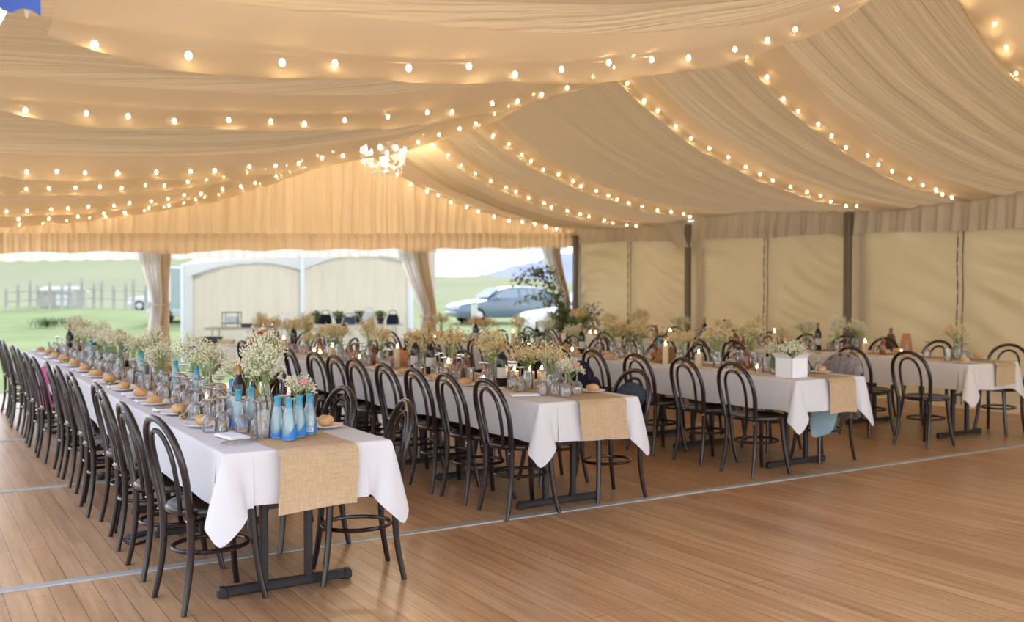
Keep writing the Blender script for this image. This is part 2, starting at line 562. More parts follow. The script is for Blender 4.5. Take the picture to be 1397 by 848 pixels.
    def slab(self, fn, nu, nv, th):
        """a sheet with thickness th: fn(u,v) gives the point; the back face is offset along the normal"""
        P = [[Vector(fn(i / nu, j / nv)) for i in range(nu + 1)] for j in range(nv + 1)]
        Q = []
        for j in range(nv + 1):
            row = []
            for i in range(nu + 1):
                a = P[j][min(i + 1, nu)] - P[j][max(i - 1, 0)]
                b = P[min(j + 1, nv)][i] - P[max(j - 1, 0)][i]
                n = a.cross(b)
                n = n.normalized() if n.length > 1e-12 else Vector((0, 0, 1))
                row.append(P[j][i] - n * th)
            Q.append(row)
        w = nu + 1
        vs = [p for r in P for p in r] + [p for r in Q for p in r]
        o = w * (nv + 1)
        fs = []
        for j in range(nv):
            for i in range(nu):
                a = j * w + i
                fs.append((a, a + 1, a + w + 1, a + w))
                fs.append((o + a, o + a + w, o + a + w + 1, o + a + 1))
        for i in range(nu):
            fs.append((i, o + i, o + i + 1, i + 1))
            a = nv * w + i
            fs.append((a, a + 1, o + a + 1, o + a))
        for j in range(nv):
            a = j * w
            fs.append((a, a + w, o + a + w, o + a))
            a = j * w + nu
            fs.append((a, o + a, o + a + w, a + w))
        return self.add(vs, fs)

    def mesh(self, name, mname, smooth=True):
        me = bpy.data.meshes.new(name)
        me.from_pydata(self.v, [], self.f)
        if smooth:
            me.shade_smooth()
            try:
                me.set_sharp_from_angle(angle=math.radians(42))
            except Exception:
                pass
        me.materials.append(MATS[mname])
        me.update()
        return me


def tag(o, label=None, cat=None, group=None, kind=None):
    if label:
        o['label'] = label
    if cat:
        o['category'] = cat
    if group:
        o['group'] = group
    if kind:
        o['kind'] = kind
    return o


def link(name, me, parent=None):
    o = bpy.data.objects.new(name, me)
    col.objects.link(o)
    if parent is not None:
        o.parent = parent
    return o


def place(tpl, loc, rz, label, cat, group=None, sc=1.0, tilt=(0, 0)):
    """link one thing with its parts and sub-parts; meshes are shared between copies of a kind"""
    root = link(tpl['name'], tpl.get('mesh'))
    root.location = loc
    root.rotation_euler = (tilt[0], tilt[1], rz)
    root.scale = (sc, sc, sc)
    tag(root, label, cat, group)
    for p in tpl['parts']:
        o = link(p[0], p[1], root)
        if len(p) > 2 and p[2]:
            o['label'] = p[2]
        for q in (p[3] if len(p) > 3 else []):
            s = link(q[0], q[1], o)
            if len(q) > 2 and q[2]:
                s['label'] = q[2]
    return root


def structure(name, mb, m, smooth=True):
    o = link(name, mb.mesh(name, m, smooth))
    o['kind'] = 'structure'
    return o


def spline(ctrl, n=8):
    """Catmull-Rom through the control points"""
    c = [Vector(p) for p in ctrl]
    c = [c[0] * 2 - c[1]] + c + [c[-1] * 2 - c[-2]]
    out = []
    for i in range(1, len(c) - 2):
        for k in range(n):
            t = k / n
            p0, p1, p2, p3 = c[i - 1], c[i], c[i + 1], c[i + 2]
            out.append(0.5 * ((2 * p1) + (p2 - p0) * t + (2 * p0 - 5 * p1 + 4 * p2 - p3) * t * t + (3 * p1 - p0 - 3 * p2 + p3) * t ** 3))
    out.append(c[-2])
    return out


ORD = ['first', 'second', 'third', 'fourth', 'fifth', 'sixth', 'seventh', 'eighth', 'ninth', 'tenth', 'eleventh', 'twelfth',
       'thirteenth', 'fourteenth', 'fifteenth', 'sixteenth', 'seventeenth', 'eighteenth', 'nineteenth', 'twentieth',
       'twenty-first', 'twenty-second', 'twenty-third', 'twenty-fourth', 'twenty-fifth', 'twenty-sixth', 'twenty-seventh',
       'twenty-eighth', 'twenty-ninth', 'thirtieth', 'thirty-first', 'thirty-second', 'thirty-third', 'thirty-fourth']
TNAME = ['leftmost long table', 'second long table from left', 'third long table from left', 'rightmost long table']

# ------------------------------------------------------------------ long table layout
TZ = 0.725
#        x0    x1    y0    y1
TABLES = [(1.18, 1.95, 4.28, 12.30),
          (3.35, 4.10, 5.12, 12.40),
          (5.81, 6.57, 5.32, 12.50),
          (8.35, 9.10, 5.58, 12.60)]

# ------------------------------------------------------------------ the marquee
RIDGE_X, WALL_X, END_Y = 5.93, 10.72, 15.15
PROF = [(0, 3.90), (.25, 3.74), (.5, 3.57), (.91, 3.31), (1.415, 3.05), (2.27, 2.77), (3.34, 2.55), (4.2, 2.45), (4.85, 2.41), (5.8, 2.37)]


def prof(r):
    r = abs(r)
    for (a, za), (b, zb), in zip(PROF, PROF[1:]):
        if r <= b:
            t = (r - a) / (b - a)
            return za + (zb - za) * t
    return PROF[-1][1]


# each string of lights: y at the left eave, y at the right eave
STRINGS = [(3.65, 4.85), (5.85, 7.0), (8.05, 8.10), (11.35, 11.35), (12.75, 12.70), (13.75, 13.75), (14.95, 14.95)]


def string_y(i, x):
    a, b = STRINGS[i]
    return a + (b - a) * (x - 1.0) / 9.7


PL = [(random.uniform(4.0, 9.0), random.uniform(0, 6.28), random.uniform(.3, 1)) for _ in range(7)]


def liner_z(x, y, pleat=True):
    z = (prof(x - RIDGE_X) + prof(x - RIDGE_X + .12) + prof(x - RIDGE_X - .12)) / 3
    left = max(0.0, min(1.0, (5.93 - x) / 5.0))
    z -= max(0.0, y - 12.0) * 0.06 * left
    z += 0.012 * (y - 8) * max(0.0, min(1.0, (x - 6) / 4.7)) * .5
    sag = 0.0
    for i in range(len(STRINGS)):
        d = (y - string_y(i, x))
        amp = 0.15 if i < 3 else 0.09
        w = 0.34 if d < 0 else 0.15
        sag += amp * math.exp(-(d / w) ** 2) * (1.0 if x < 6.5 else max(.35, 1 - (x - 6.5) * .3))
    z += (0.13 - sag) * (1.0 if x < 6.5 else max(.35, 1 - (x - 6.5) * .3))
    # billow of the wide panels
    z += 0.05 * math.sin(y * 1.25 + .6)
    if pleat:
        yy = y + 0.10 * math.sin(x * .9 + y * .3)
        for f, ph, a in PL:
            z += 0.0068 * min(1.0, max(0.05, (x - .36) / .8)) * a * math.sin(yy * f * 3.2 + ph + .25 * math.sin(x * 1.1 + ph))
    return z


mb = MB()
NX, NY = 84, 560
Y0L = 1.3


def lp(u, v):
    x = 0.36 + u * (WALL_X - 0.06 - 0.36)
    y = Y0L + v * (END_Y - Y0L)
    return (x, y, liner_z(x, y))


mb.grid(lp, NX, NY)
structure('ceiling', mb, 'liner_fabric')
# a sheer strip slung under each string of lights
for i in range(len(STRINGS) - 1):
    mb = MB()

    def strip(u, v, i=i):
        x = 0.42 + u * (WALL_X - 0.55)
        ys = string_y(i, x)
        wd = .32 if i < 2 else .26
        y = ys - wd * (1 - v) + (.17 if i < 2 else .14) * v
        s_ = math.sin(PI * min(1, max(0, (v * .96 + .02)))) ** .6
        fade = max(0.0, min(1.0, (WALL_X - .25 - x) / 1.2, (x - .42) / .5 + .3))
        z = liner_z(x, y, False) - .014 - s_ * (.105 + .010 * math.sin(x * 2.3 + i) + .006 * math.sin(x * 7.1)) * fade
        z += .006 * math.sin(v * 17 + x * .8) * s_
        return (x, y + .01 * math.sin(x * 3), z)
    mb.grid(strip, 110, 14)
    structure('ceiling_strip', mb, 'sheer_strip')

m = MB()
m.slab(lambda u, v: (.02 + u * .35, 3.30 + .015 * math.sin(u * 9), 2.27 + .33 * v + (.012 * math.sin(u * 23) if v == 0 else 0)), 14, 5, .004)
mat('blue_tarp', (0.05, 0.10, 0.36), 0.6, .3, noise=.2, nscale=9)
o = link('tarpaulin', m.mesh('tarpaulin', 'blue_tarp'))
tag(o, 'blue tarpaulin edge hanging past the left eave above the nearest ceiling fold', 'tarpaulin')

# floor deck, in one slab, with joining strips
mb = MB()
mb.box((4.45, 6.2, -0.06), (12.9, 13.9, 0.12))
structure('floor', mb, 'deck_boards', False)
for i, (ys, yw) in enumerate([(5.27, .055), (7.83, .05), (10.40, .05), (13.12, .06)]):
    mb = MB()
    mb.bbox((4.45, ys, 0.003), (12.9, yw * 1.25, 0.008), 0.003)
    structure('trim_%d' % (i + 1), mb, 'strip_metal')
mb = MB()
mb.box((4.45, 14.3, -0.10), (12.9, 2.3, 0.10))
o = structure('floor_end', mb, 'deck_boards', False)
o.name = 'floor_far'


# right canvas wall, wrinkled, in four bays between the poles
def wallx(y, z, fade=1.0):
    q = (z - 0.36 * y) * 1.0 + .10 * math.sin(y * 2.1) + .06 * math.sin(z * 3 + y)
    amp = (0.35 + 0.65 * math.sin(y * 1.1 + z * .8) ** 2) * fade
    s = 0.08 * amp * (abs(math.sin(q * 3.6)) ** .7 - .5) + 0.030 * amp * (abs(math.sin(q * 7.3 + 1.1)) - .5)
    s += 0.014 * math.sin(4.0 * y + 3 * z) + 0.075 * amp * math.sin(q * 19 + 2.0 * math.sin(y * 1.7) + 1.2 * math.sin(z * 2.2)) * (0.5 + 0.5 * math.sin(y * 2.3 + z * 2 + 1))
    return WALL_X + s


def canvas(name, ya, yb):
    m = MB()
    m.slab(lambda u, v: (wallx(ya + u * (yb - ya), v * 2.5, min(1.0, min(u, 1 - u) * (yb - ya) / .35 + .08)), ya + u * (yb - ya), v * 2.5 - .02), int(40 * (yb - ya) / 3) + 8, 120, -0.006)
    return structure(name, m, 'canvas_wall')


canvas('wall_right', -0.6, 5.70)
for k, (ya, yb) in enumerate([(5.70, 7.23), (7.23, 8.80), (8.80, 10.32), (10.32, 11.90), (11.90, 13.47), (13.47, 15.15)]):
    canvas('wall_right', ya, yb)

POLES = [(5.70, None), (8.80, 'tall grey marquee leg against canvas wall, nearest standing leg on the right'),
         (11.90, 'tall grey marquee leg against canvas wall beside the bunched valance'),
         (15.12, 'grey marquee corner leg behind the leafy potted shrub')]


def pole_tpl(h=2.42):
    a = MB()
    a.bbox((0, 0, h / 2), (.075, .10, h), .012)
    for sx in (-.038, .038):
        a.box((sx, 0, h / 2), (.006, .03, h - .02))
    b = MB()
    b.bbox((0, 0, .006), (.2, .2, .012), .004)
    bolts = []
    for sx, sy in ((-.07, -.07), (.07, .07), (-.07, .07), (.07, -.07)):
        c = MB()
        c.lathe([(.012, .012), (.012, .024), (.006, .028)], 6, (sx, sy, 0))
        bolts.append(('bolt', c.mesh('bolt', 'strip_metal', False)))
    return {'name': 'tent_pole', 'parts': [('post', a.mesh('post', 'pole_grey', False)), ('base_plate', b.mesh('base_plate', 'strip_metal', False), None, bolts)]}


PT = pole_tpl()
for y, lab in POLES[1:]:
    place(PT, (WALL_X - .16, y if y < 15 else 14.96, 0 if y < 13.2 else -.05), 0, lab, 'tent pole')
    m = MB()
    m.slab(lambda u, v: (WALL_X - .06 - .01 * math.sin(v * 9), y - .20 + u * .10, v * 2.4), 4, 30, -.004)
    structure('wall_right', m, 'valance_fabric')

for y, wd in ((13.47, 'farthest lacing seam, close to the leafy shrub'), (10.32, 'middle lacing seam, with small white ties near its top'),
              (7.23, 'nearest lacing seam, rightmost on the canvas wall')):
    m = MB()
    for s in (-.035, .035):
        m.tube([(WALL_X - .085, y + s + .006 * math.sin(k), .05 + k * .12) for k in range(20)], .009, 6)
    m2 = MB()
    m2.tube([(WALL_X - .095, y + (.035 if k % 2 else -.035), .1 + k * .085) for k in range(26)], .006, 5)
    t = {'name': 'wall_lacing', 'parts': [('hem', m.mesh('hem', 'pole_grey')), ('cord', m2.mesh('cord', 'cord_white'))]}
    place(t, (0, 0, 0), 0, 'roped canvas seam, ' + wd, 'lacing')


# ruched valance under the right eave
def valance(name, ya, yb, seed):
    rr = random.Random(seed)
    ph = rr.uniform(0, 6)
    m = MB()

    def fn(u, v):
        y = ya + u * (yb - ya)
        zt = liner_z(WALL_X - .1, y, False) + .03
        zb = 2.10 + 0.0155 * (y - 6.8) + .012 * math.sin(y * 2.3 + ph)
        e = min(u, 1 - u) * (yb - ya)
        zb -= .05 * math.exp(-e / .08)
        w = 0.3 + .7 * v
        x = WALL_X - .10 - .028 * w * math.sin(y * 26 + 1.6 * math.sin(y * 5 + ph) + ph) - .015 * w * math.sin(y * 57 + ph) - .02 * v
        return (x, y, zt + (zb - zt) * v)
    m.slab(fn, int((yb - ya) * 46), 8, .004)
    return structure(name, m, 'valance_fabric')


valance('trim_5', -0.4, 8.87, 1)
valance('trim_6', 8.93, 11.82, 2)
valance('trim_7', 11.98, 15.1, 3)
# the bunched drape around the second leg
m = MB()


def bunch(u, v):
    a = u * 2 * PI
    r = (.16 + .18 * (1 - v) ** 1.3) * (1 + .12 * math.sin(7 * a) + .05 * math.sin(13 * a + 2))
    return (WALL_X - .14 + .45 * r * math.cos(a), 11.98 + r * .95 * math.sin(a) + .25 * (1 - v), 2.06 + .38 * (1 - v))


m.slab(bunch, 56, 8, .004)
structure('trim_8', m, 'valance_fabric')


# the pleated gable curtain at the far end, its ruched band and the white outer scallop
def band_top(x):
    return 2.13 + (2.39 - 2.13) * (x - 1.0) / 9.5


m = MB()


def gable(u, v):
    x = .25 + u * (WALL_X - .3)
    zt = liner_z(x, END_Y, False) + .12
    zb = band_top(x) - .03
    w = .35 + .65 * math.sin(v * PI * .5 + .5)
    y = END_Y - .03 + .030 * w * math.sin(x * 30 + 2.2 * math.sin(x * 3.1)) + .016 * math.sin(x * 63 + v) + .02 * math.sin(x * 9 + 2 * v)
    return (x + .01 * math.sin(v * 5 + x * 4), y, zt + (zb - zt) * v)


m.slab(gable, 560, 10, .004)
structure('wall_far', m, 'curtain_fabric')
m = MB()


def band(u, v):
    x = .25 + u * (WALL_X - .3)
    z = band_top(x) + .03 - v * (.265 + .012 * math.sin(x * 7))
    for px in (3.38, 7.40):
        z -= .05 * v * math.exp(-((x - px) / .30) ** 4)
    y = END_Y - .10 + .018 * math.sin(x * 44 + 1.5 * math.sin(x * 5)) + .010 * math.sin(x * 91)
    return (x, y - .02 * math.sin(v * PI), z)


m.slab(band, 700, 5, .004)
structure('trim_9', m, 'curtain_fabric')
m = MB()


def scallop(u, v):
    x = .1 + u * (WALL_X - .2)
    z = band_top(x) - .10 - v * (.235 + .02 * abs(math.sin(x * 11))) 
    if x > 7.5:
        z += .06 * v
    return (x, END_Y + .16 + .016 * math.sin(x * 36), z)


m.slab(scallop, 420, 4, .004)
structure('trim_10', m, 'sheet_white')


# gathered curtains tied back to the gable legs
def tied_curtain(xa, xb, xg, ztop, zg, zbot, wg, amp, mname, y=END_Y, flare=.2, nm='panel'):
    m = MB()

    def fn(u, v):
        z = ztop + (zbot - ztop) * v
        t = (ztop - z) / max(1e-6, (ztop - zg))
        if t < 1:
            s = t * t * (3 - 2 * t)
            l, r = xa + (xg - wg - xa) * s, xb + (xg + wg - xb) * s
        else:
            s = min(1, (zg - z) / max(1e-6, zg - zbot))
            s = 1 - (1 - s) ** 2
            l, r = xg - wg - flare * s, xg + wg + flare * .6 * s
        x = l + (r - l) * u
        dy = amp * math.sin(u * 30 + .7 * math.sin(v * 4)) + amp * .5 * math.sin(u * 71)
        return (x, y + dy - .06 * math.exp(-((z - zg) / .25) ** 2), z)
    m.slab(fn, 60, 34, .004)
    return m.mesh(nm, mname)


def tie_mesh(x, y, z, r):
    m = MB()
    m.tube([(x + r * math.cos(a * PI / 8), y - .05 + r * .75 * math.sin(a * PI / 8), z + .01 * math.sin(a)) for a in range(16)], .014, 6, True)
    return m.mesh('tie_band', 'curtain_pale')


def gable_leg(x, y=END_Y + .12, h=2.2):
    m = MB()
    m.bbox((x, y, h / 2 - .1), (.09, .09, h), .012)
    return m.mesh('leg_pole', 'curtain_pale')


def curtain_thing(specs, tie, leg, label):
    t = {'name': 'tied_curtain', 'parts': [(s[0], s[1]) for s in specs] + [('tie_band', tie)] + ([('leg_pole', leg)] if leg else [])}
    return place(t, (0, 0, 0), 0, label, 'curtain')


zt1 = band_top(3.2) - .16
curtain_thing([('white_panel', tied_curtain(2.95, 3.26, 3.19, zt1, 1.18, -.06, .075, .03, 'sheet_white', END_Y + .02, .08, 'white_panel')),
               ('beige_panel', tied_curtain(3.22, 3.40, 3.29, zt1, 1.18, -.06, .055, .02, 'curtain_pale', END_Y - .04, .06, 'beige_panel'))],
              tie_mesh(3.23, END_Y, 1.18, .12), gable_leg(3.35), 'white and beige curtain tied back at waist height, open left end of the gable')
zt2 = band_top(7.5) - .2
curtain_thing([('white_panel', tied_curtain(7.10, 7.50, 7.56, zt2, .95, -.06, .09, .035, 'sheet_white', END_Y + .0, .10, 'white_panel')),
               ('beige_panel', tied_curtain(7.36, 7.60, 7.66, zt2, .95, -.06, .07, .025, 'curtain_pale', END_Y - .05, .10, 'beige_panel')),
               ('outer_strip', tied_curtain(7.74, 7.88, 7.80, zt2, .9, -.06, .06, .012, 'sheet_white', END_Y + .2, .02, 'outer_strip'))],
              tie_mesh(7.62, END_Y, .95, .16), gable_leg(7.66), 'slanting white and beige curtain tied back left of the parked blue car')
zt3 = band_top(10.2) - .2
curtain_thing([('white_panel', tied_curtain(9.96, 10.24, 10.40, zt3, 1.15, -.06, .07, .03, 'sheet_white', END_Y, .06, 'white_panel')),
               ('beige_panel', tied_curtain(10.14, 10.30, 10.42, zt3, 1.15, -.06, .05, .02, 'valance_fabric', END_Y - .06, .04, 'beige_panel'))],
              tie_mesh(10.41, END_Y, 1.15, .10), None, 'narrow white curtain drawn back to the corner leg above the leafy shrub')

# ------------------------------------------------------------------ string lights
mbulb = MB()
mbulb.blob((0, 0, -.020), (.012, .012, .015), 8, 6)
ME_BULB = mbulb.mesh('bulb', 'bulb_glow')
mcap = MB()
mcap.lathe([(.007, -.006), (.008, .008), (.005, .014)], 6)
ME_CAP = mcap.mesh('socket', 'wire')
SLAB = ['string of warm bulbs on the nearest ceiling fold', 'string of warm bulbs on the second ceiling fold from the front',
        'string of warm bulbs on the third ceiling fold, ending above the right wall', 'string of warm bulbs on the fourth ceiling fold from the front',
        'string of warm bulbs on the fifth ceiling fold, just behind the chandelier', 'string of warm bulbs on the sixth ceiling fold, second before the gable',
        'string of warm bulbs along the gable curtain top']
SPC = [.30, .27, .235, .235, .235, .3, .27]
SR = random.Random(5)
for i in range(len(STRINGS)):
    root = link('string_lights', None)
    tag(root, SLAB[i], 'string lights', 'warm string lights along the ceiling folds')
    xs = [0.42 + k * .12 for k in range(int((WALL_X - .62) / .12) + 1)]
    pts = [(x, string_y(i, x) + .012 * math.sin(x * 5), liner_z(x, string_y(i, x), False) - .024) for x in xs]
    m = MB()
    m.tube(pts, .003, 5)
    link('cable', m.mesh('cable', 'wire'), root)
    # step along the slope so that bulbs are evenly spaced on the cable
    acc, nxt, last = 0.0, .15, None
    for x in [0.42 + k * .01 for k in range(int((WALL_X - .55 - .42) / .01))]:
        if i == 5 and x > 5.4:
            break
        p = Vector((x, string_y(i, x), liner_z(x, string_y(i, x), False)))
        if last is not None:
            acc += (p - last).length
        last = p
        if acc >= nxt:
            nxt += SPC[i] * SR.uniform(.8, 1.2)
            b = link('bulb', ME_BULB, root)
            b.location = (p.x, p.y + SR.uniform(-.05, .05), p.z - SR.uniform(.018, .045))
            link('socket', ME_CAP, b)

# ------------------------------------------------------------------ chandelier
rod, arms, cups, drops = MB(), [], [], MB()
rod.tube([(0, 0, .30), (0, 0, .62)], .006, 6)
rod.lathe([(.004, -.06), (.03, -.03), (.014, 0), (.04, .05), (.015, .10), (.03, .16), (.012, .22), (.02, .28), (.006, .31)], 12)
parts = [('stem', rod.mesh('stem', 'crystal'))]
for k in range(8):
    a = 2 * PI * k / 8
    ca, sa = math.cos(a), math.sin(a)
    m = MB()
    m.tube(spline([(.02 * ca, .02 * sa, .05), (.10 * ca, .10 * sa, -.03), (.20 * ca, .20 * sa, -.01), (.235 * ca, .235 * sa, .07)], 6), .008, 6)
    m.lathe([(.012, 0), (.034, .008), (.030, .014), (.012, .018), (.012, .06), (.008, .062)], 10, (.235 * ca, .235 * sa, .07))
    b = MB()
    b.lathe([(.004, 0), (.013, .014), (.011, .03), (.002, .055)], 8, (.235 * ca, .235 * sa, .13))
    d = MB()
    for (rr, zz) in ((.235, .035), (.20, -.045), (.10, -.07)):
        for q in range(2):
            zc = zz - q * .032
            d.lathe([(.001, -.018), (.011, 0), (.004, .012)], 6, (rr * ca, rr * sa, zc))
    d.tube(spline([(.235 * ca, .235 * sa, .06), (.14 * math.cos(a + .2), .14 * math.sin(a + .2), .09), (.03 * ca, .03 * sa, .24)], 6), .005, 5)
    parts.append(('arm', m.mesh('arm', 'white_enamel'), None, [('bulb', b.mesh('bulb', 'chandelier_glow')), ('crystal_drops', d.mesh('crystal_drops', 'crystal'))]))
d = MB()
for k in range(9):
    a = 2 * PI * k / 9
    d.lathe([(.001, -.03), (.012, 0), (.003, .015)], 6, (.05 * math.cos(a), .05 * math.sin(a), -.09))
d.lathe([(.001, -.05), (.02, -.02), (.012, 0), (.003, .01)], 8, (0, 0, -.10))
parts.append(('crystal_drops', d.mesh('crystal_drops', 'crystal')))
place({'name': 'chandelier', 'parts': parts}, (5.92, 13.15, 3.19), .2, 'white crystal chandelier with lit candle bulbs hanging below the ridge', 'chandelier', sc=1.3)
# ------------------------------------------------------------------ tables, cloths, runners
def trestle_tpl(L, Wd):
    top = MB()
    top.bbox((0, 0, TZ - .018), (Wd - .01, L - .02, .03), .008)
    parts = [('table_top', top.mesh('table_top', 'ply_top', False))]
    for sy in (-1, 1):
        y = sy * (L / 2 - .34)
        m = MB()
        m.bbox((0, y, .028), (.64, .045, .04), .01)
        for sx in (-1, 1):
            m.bbox((sx * .305, y, .026), (.05, .056, .05), .012)
        l = MB()
        for sx in (-.11, .11):
            l.bbox((sx, y, .37), (.036, .036, .66), .006)
        l.bbox((0, y, .685), (.5, .04, .03), .006)
        l.box((0, y, .40), (.2, .02, .02))
        parts.append(('leg', l.mesh('leg', 'black_steel', False), None, [('foot_bar', m.mesh('foot_bar', 'black_steel', False))]))
    return {'name': 'trestle_table', 'parts': parts}


def cloth_mesh(hw, hl, seed, mname, drop=.245, tip=.385):
    r = random.Random(seed)
    ph = [r.uniform(0, 6) for _ in range(8)]
    prof_pts = []       # (top point, outward dir, drop, offset)
    e = .012
    cx, cy = hw + e, hl + e

    def side(p0, p1, out, n, kx):
        L = (Vector(p1) - Vector(p0)).length
        for i in range(n + 1):
            t = i / n
            s = t * L
            dist = min(s, L - s)
            p = Vector(p0) + (Vector(p1) - Vector(p0)) * t
            dr = drop + .008 * math.sin(s * 3.1 + ph[kx]) + .004 * math.sin(s * 11 + ph[kx + 1])
            of = .016 + .012 * math.sin(s * 4.3 + ph[kx]) + .007 * math.sin(s * 10.7 + ph[kx + 1])
            near = math.exp(-((dist - .10) / .06) ** 2)
            of -= .012 * near
            prof_pts.append((p, Vector(out), dr, max(.004, of)))

    KEYS = [(.012, -.130, .245, -.13, 0), (.004, -.105, .250, -.08, 0), (.050, -.090, .280, -.02, 0), (.072, -.035, .335, 0, 0), (.062, .030, .385, 0, 0),
            (.030, .070, .335, 0, 0), (-.020, .074, .300, 0, -.01), (-.050, .008, .255, 0, -.045), (-.100, .012, .245, 0, -.10)]

    def corner(c, n1, n2, swap):
        ks = [Vector(k[:3]) for k in KEYS]
        tp = [Vector((k[3], k[4], 0)) for k in KEYS]
        if swap:
            ks = [Vector((k.y, k.x, k.z)) for k in reversed(ks)]
            tp = [Vector((k.y, k.x, 0)) for k in reversed(tp)]
        n1, n2 = Vector(n1), Vector(n2)
        pk, pt = spline(ks, 3), spline(tp, 3)
        for a, b in zip(pk, pt):
            top = Vector(c) + n2 * min(0, b.x) + n1 * min(0, b.y)
            off = n1 * (a.x - min(0, b.y)) + n2 * (a.y - min(0, b.x))
            prof_pts.append((top, off, drop + (a.z - .245) * (tip - drop) / .14, None))
    nl = int(hl * 2 / .06)
    g = .13
    h = .10
    side((-cx + g, -cy, 0), (cx - g, -cy, 0), (0, -1, 0), 18, 0)
    corner((cx, -cy, 0), (0, -1, 0), (1, 0, 0), False)
    side((cx, -cy + h, 0), (cx, cy - h, 0), (1, 0, 0), nl, 2)
    corner((cx, cy, 0), (1, 0, 0), (0, 1, 0), True)
    side((cx - g, cy, 0), (-cx + g, cy, 0), (0, 1, 0), 18, 4)
    corner((-cx, cy, 0), (0, 1, 0), (-1, 0, 0), False)
    side((-cx, cy - h, 0), (-cx, -cy + h, 0), (-1, 0, 0), nl, 5)
    corner((-cx, -cy, 0), (-1, 0, 0), (0, -1, 0), True)
    NV = 10
    m = MB()
    n = len(prof_pts)
    rings = []
    rnd = .014
    for j in range(-3, NV + 1):
        ring = []
        for (p, o, dr, of) in prof_pts:
            if j <= 0:
                a = (j + 3) / 3 * PI / 2
                inw = Vector((max(-cx + rnd, min(cx - rnd, p.x)), max(-cy + rnd, min(cy - rnd, p.y)), 0))
                q = inw.lerp(p, math.sin(a)) + Vector((0, 0, TZ + .004 - rnd + rnd * math.cos(a)))
            else:
                v = j / NV
                q = p + (o * (of * v ** .8) if of is not None else o * v ** .9) + Vector((0, 0, TZ + .004 - rnd - (dr - rnd) * v))
            ring.append(q)
        rings.append(ring)
    m.loft(rings, True)
    # inner face so that the cloth has a hem of its own thickness
    inner = [[q - (o.normalized() if o.length > 1e-6 else o) * .003 for q, (p, o, dr, of) in zip(rg, prof_pts)] for rg in rings[3:]]
    m.loft(list(reversed(inner)), True)
    o0 = len(m.v)
    m.loft([rings[-1], inner[-1]], True)
    # top
    def topf(u, v):
        x, y = -cx + rnd + u * 2 * (cx - rnd), -cy + rnd + v * 2 * (cy - rnd)
        return (x, y, TZ + .004 + .0006 * math.sin(y * 5 + ph[3]) * math.sin(u * PI))
    m.grid(topf, 8, nl)
    return m.mesh('cloth', mname)


def runner_mesh(w, hl, hang, seed, xo=0.0):
    r = random.Random(seed)
    p1, p2 = r.uniform(0, 6), r.uniform(0, 6)
    pts = []
    e = hl + .034
    for k in range(9):
        pts.append((-e - .012 + .010 * math.sin(k * .5), TZ - hang + hang * k / 8 - (.02 if k == 8 else 0)))
    pts.append((-e + .004, TZ + .006))
    ny = int(hl * 2 / .12)
    for k in range(ny + 1):
        pts.append((-hl + 2 * hl * k / ny, TZ + .0078))
    pts.append((e - .004, TZ + .006))
    for k in range(9):
        pts.append((e + .012, TZ - .02 - hang * k / 8))

    def fn(u, v):
        k = min(len(pts) - 1, int(round(v * (len(pts) - 1))))
        y, z = pts[k]
        wob = .008 * math.sin(y * 6 + p1) if abs(y) < hl else .008 * math.sin(z * 14 + p2)
        x = xo + (u - .5) * w + wob
        if abs(y) >= hl + .03:
            y += (.016 * max(0.0, min(1.0, (TZ - z) / .12)) + .003 * math.sin(u * 9 + p1)) * (1 if y > 0 else -1)
            z += .01 * math.sin(u * 3.1 + p2) * (TZ - z) / hang
        return (x, y, z)
    m = MB()
    m.slab(fn, 16, len(pts) - 1, .002)
    return m.mesh('runner', 'burlap')


CL = ['linen', 'linen', 'linen', 'linen_cream']
NT = 4
for i, (x0, x1, y0, y1) in enumerate(TABLES):
    L = (y1 - y0) / NT
    tt = trestle_tpl(L, x1 - x0)
    for k in range(NT):
        pos = ['nearest', 'second', 'third', 'farthest'][k]
        place(tt, ((x0 + x1) / 2, y0 + L * (k + .5), 0), 0, '%s black-legged trestle under the cloth of the %s' % (pos, TNAME[i]), 'table',
              'trestle tables joined into long tables')
    o = link('tablecloth', cloth_mesh((x1 - x0) / 2, (y1 - y0) / 2, 20 + i, CL[i], tip=.385 if i != 2 else .40))
    o.location = ((x0 + x1) / 2, (y0 + y1) / 2, 0)
    tag(o, 'white cloth hanging over the %s, corners drooping' % TNAME[i], 'tablecloth', 'white tablecloths')
    o = link('table_runner', runner_mesh(.37 if i < 2 else .30, (y1 - y0) / 2, [.27, .25, .27, .2][i], 40 + i, [.02, .08, .09, .12][i]))
    o.location = ((x0 + x1) / 2, (y0 + y1) / 2, 0)
    tag(o, 'tan burlap runner along the middle of the %s' % TNAME[i], 'table runner', 'burlap runners')

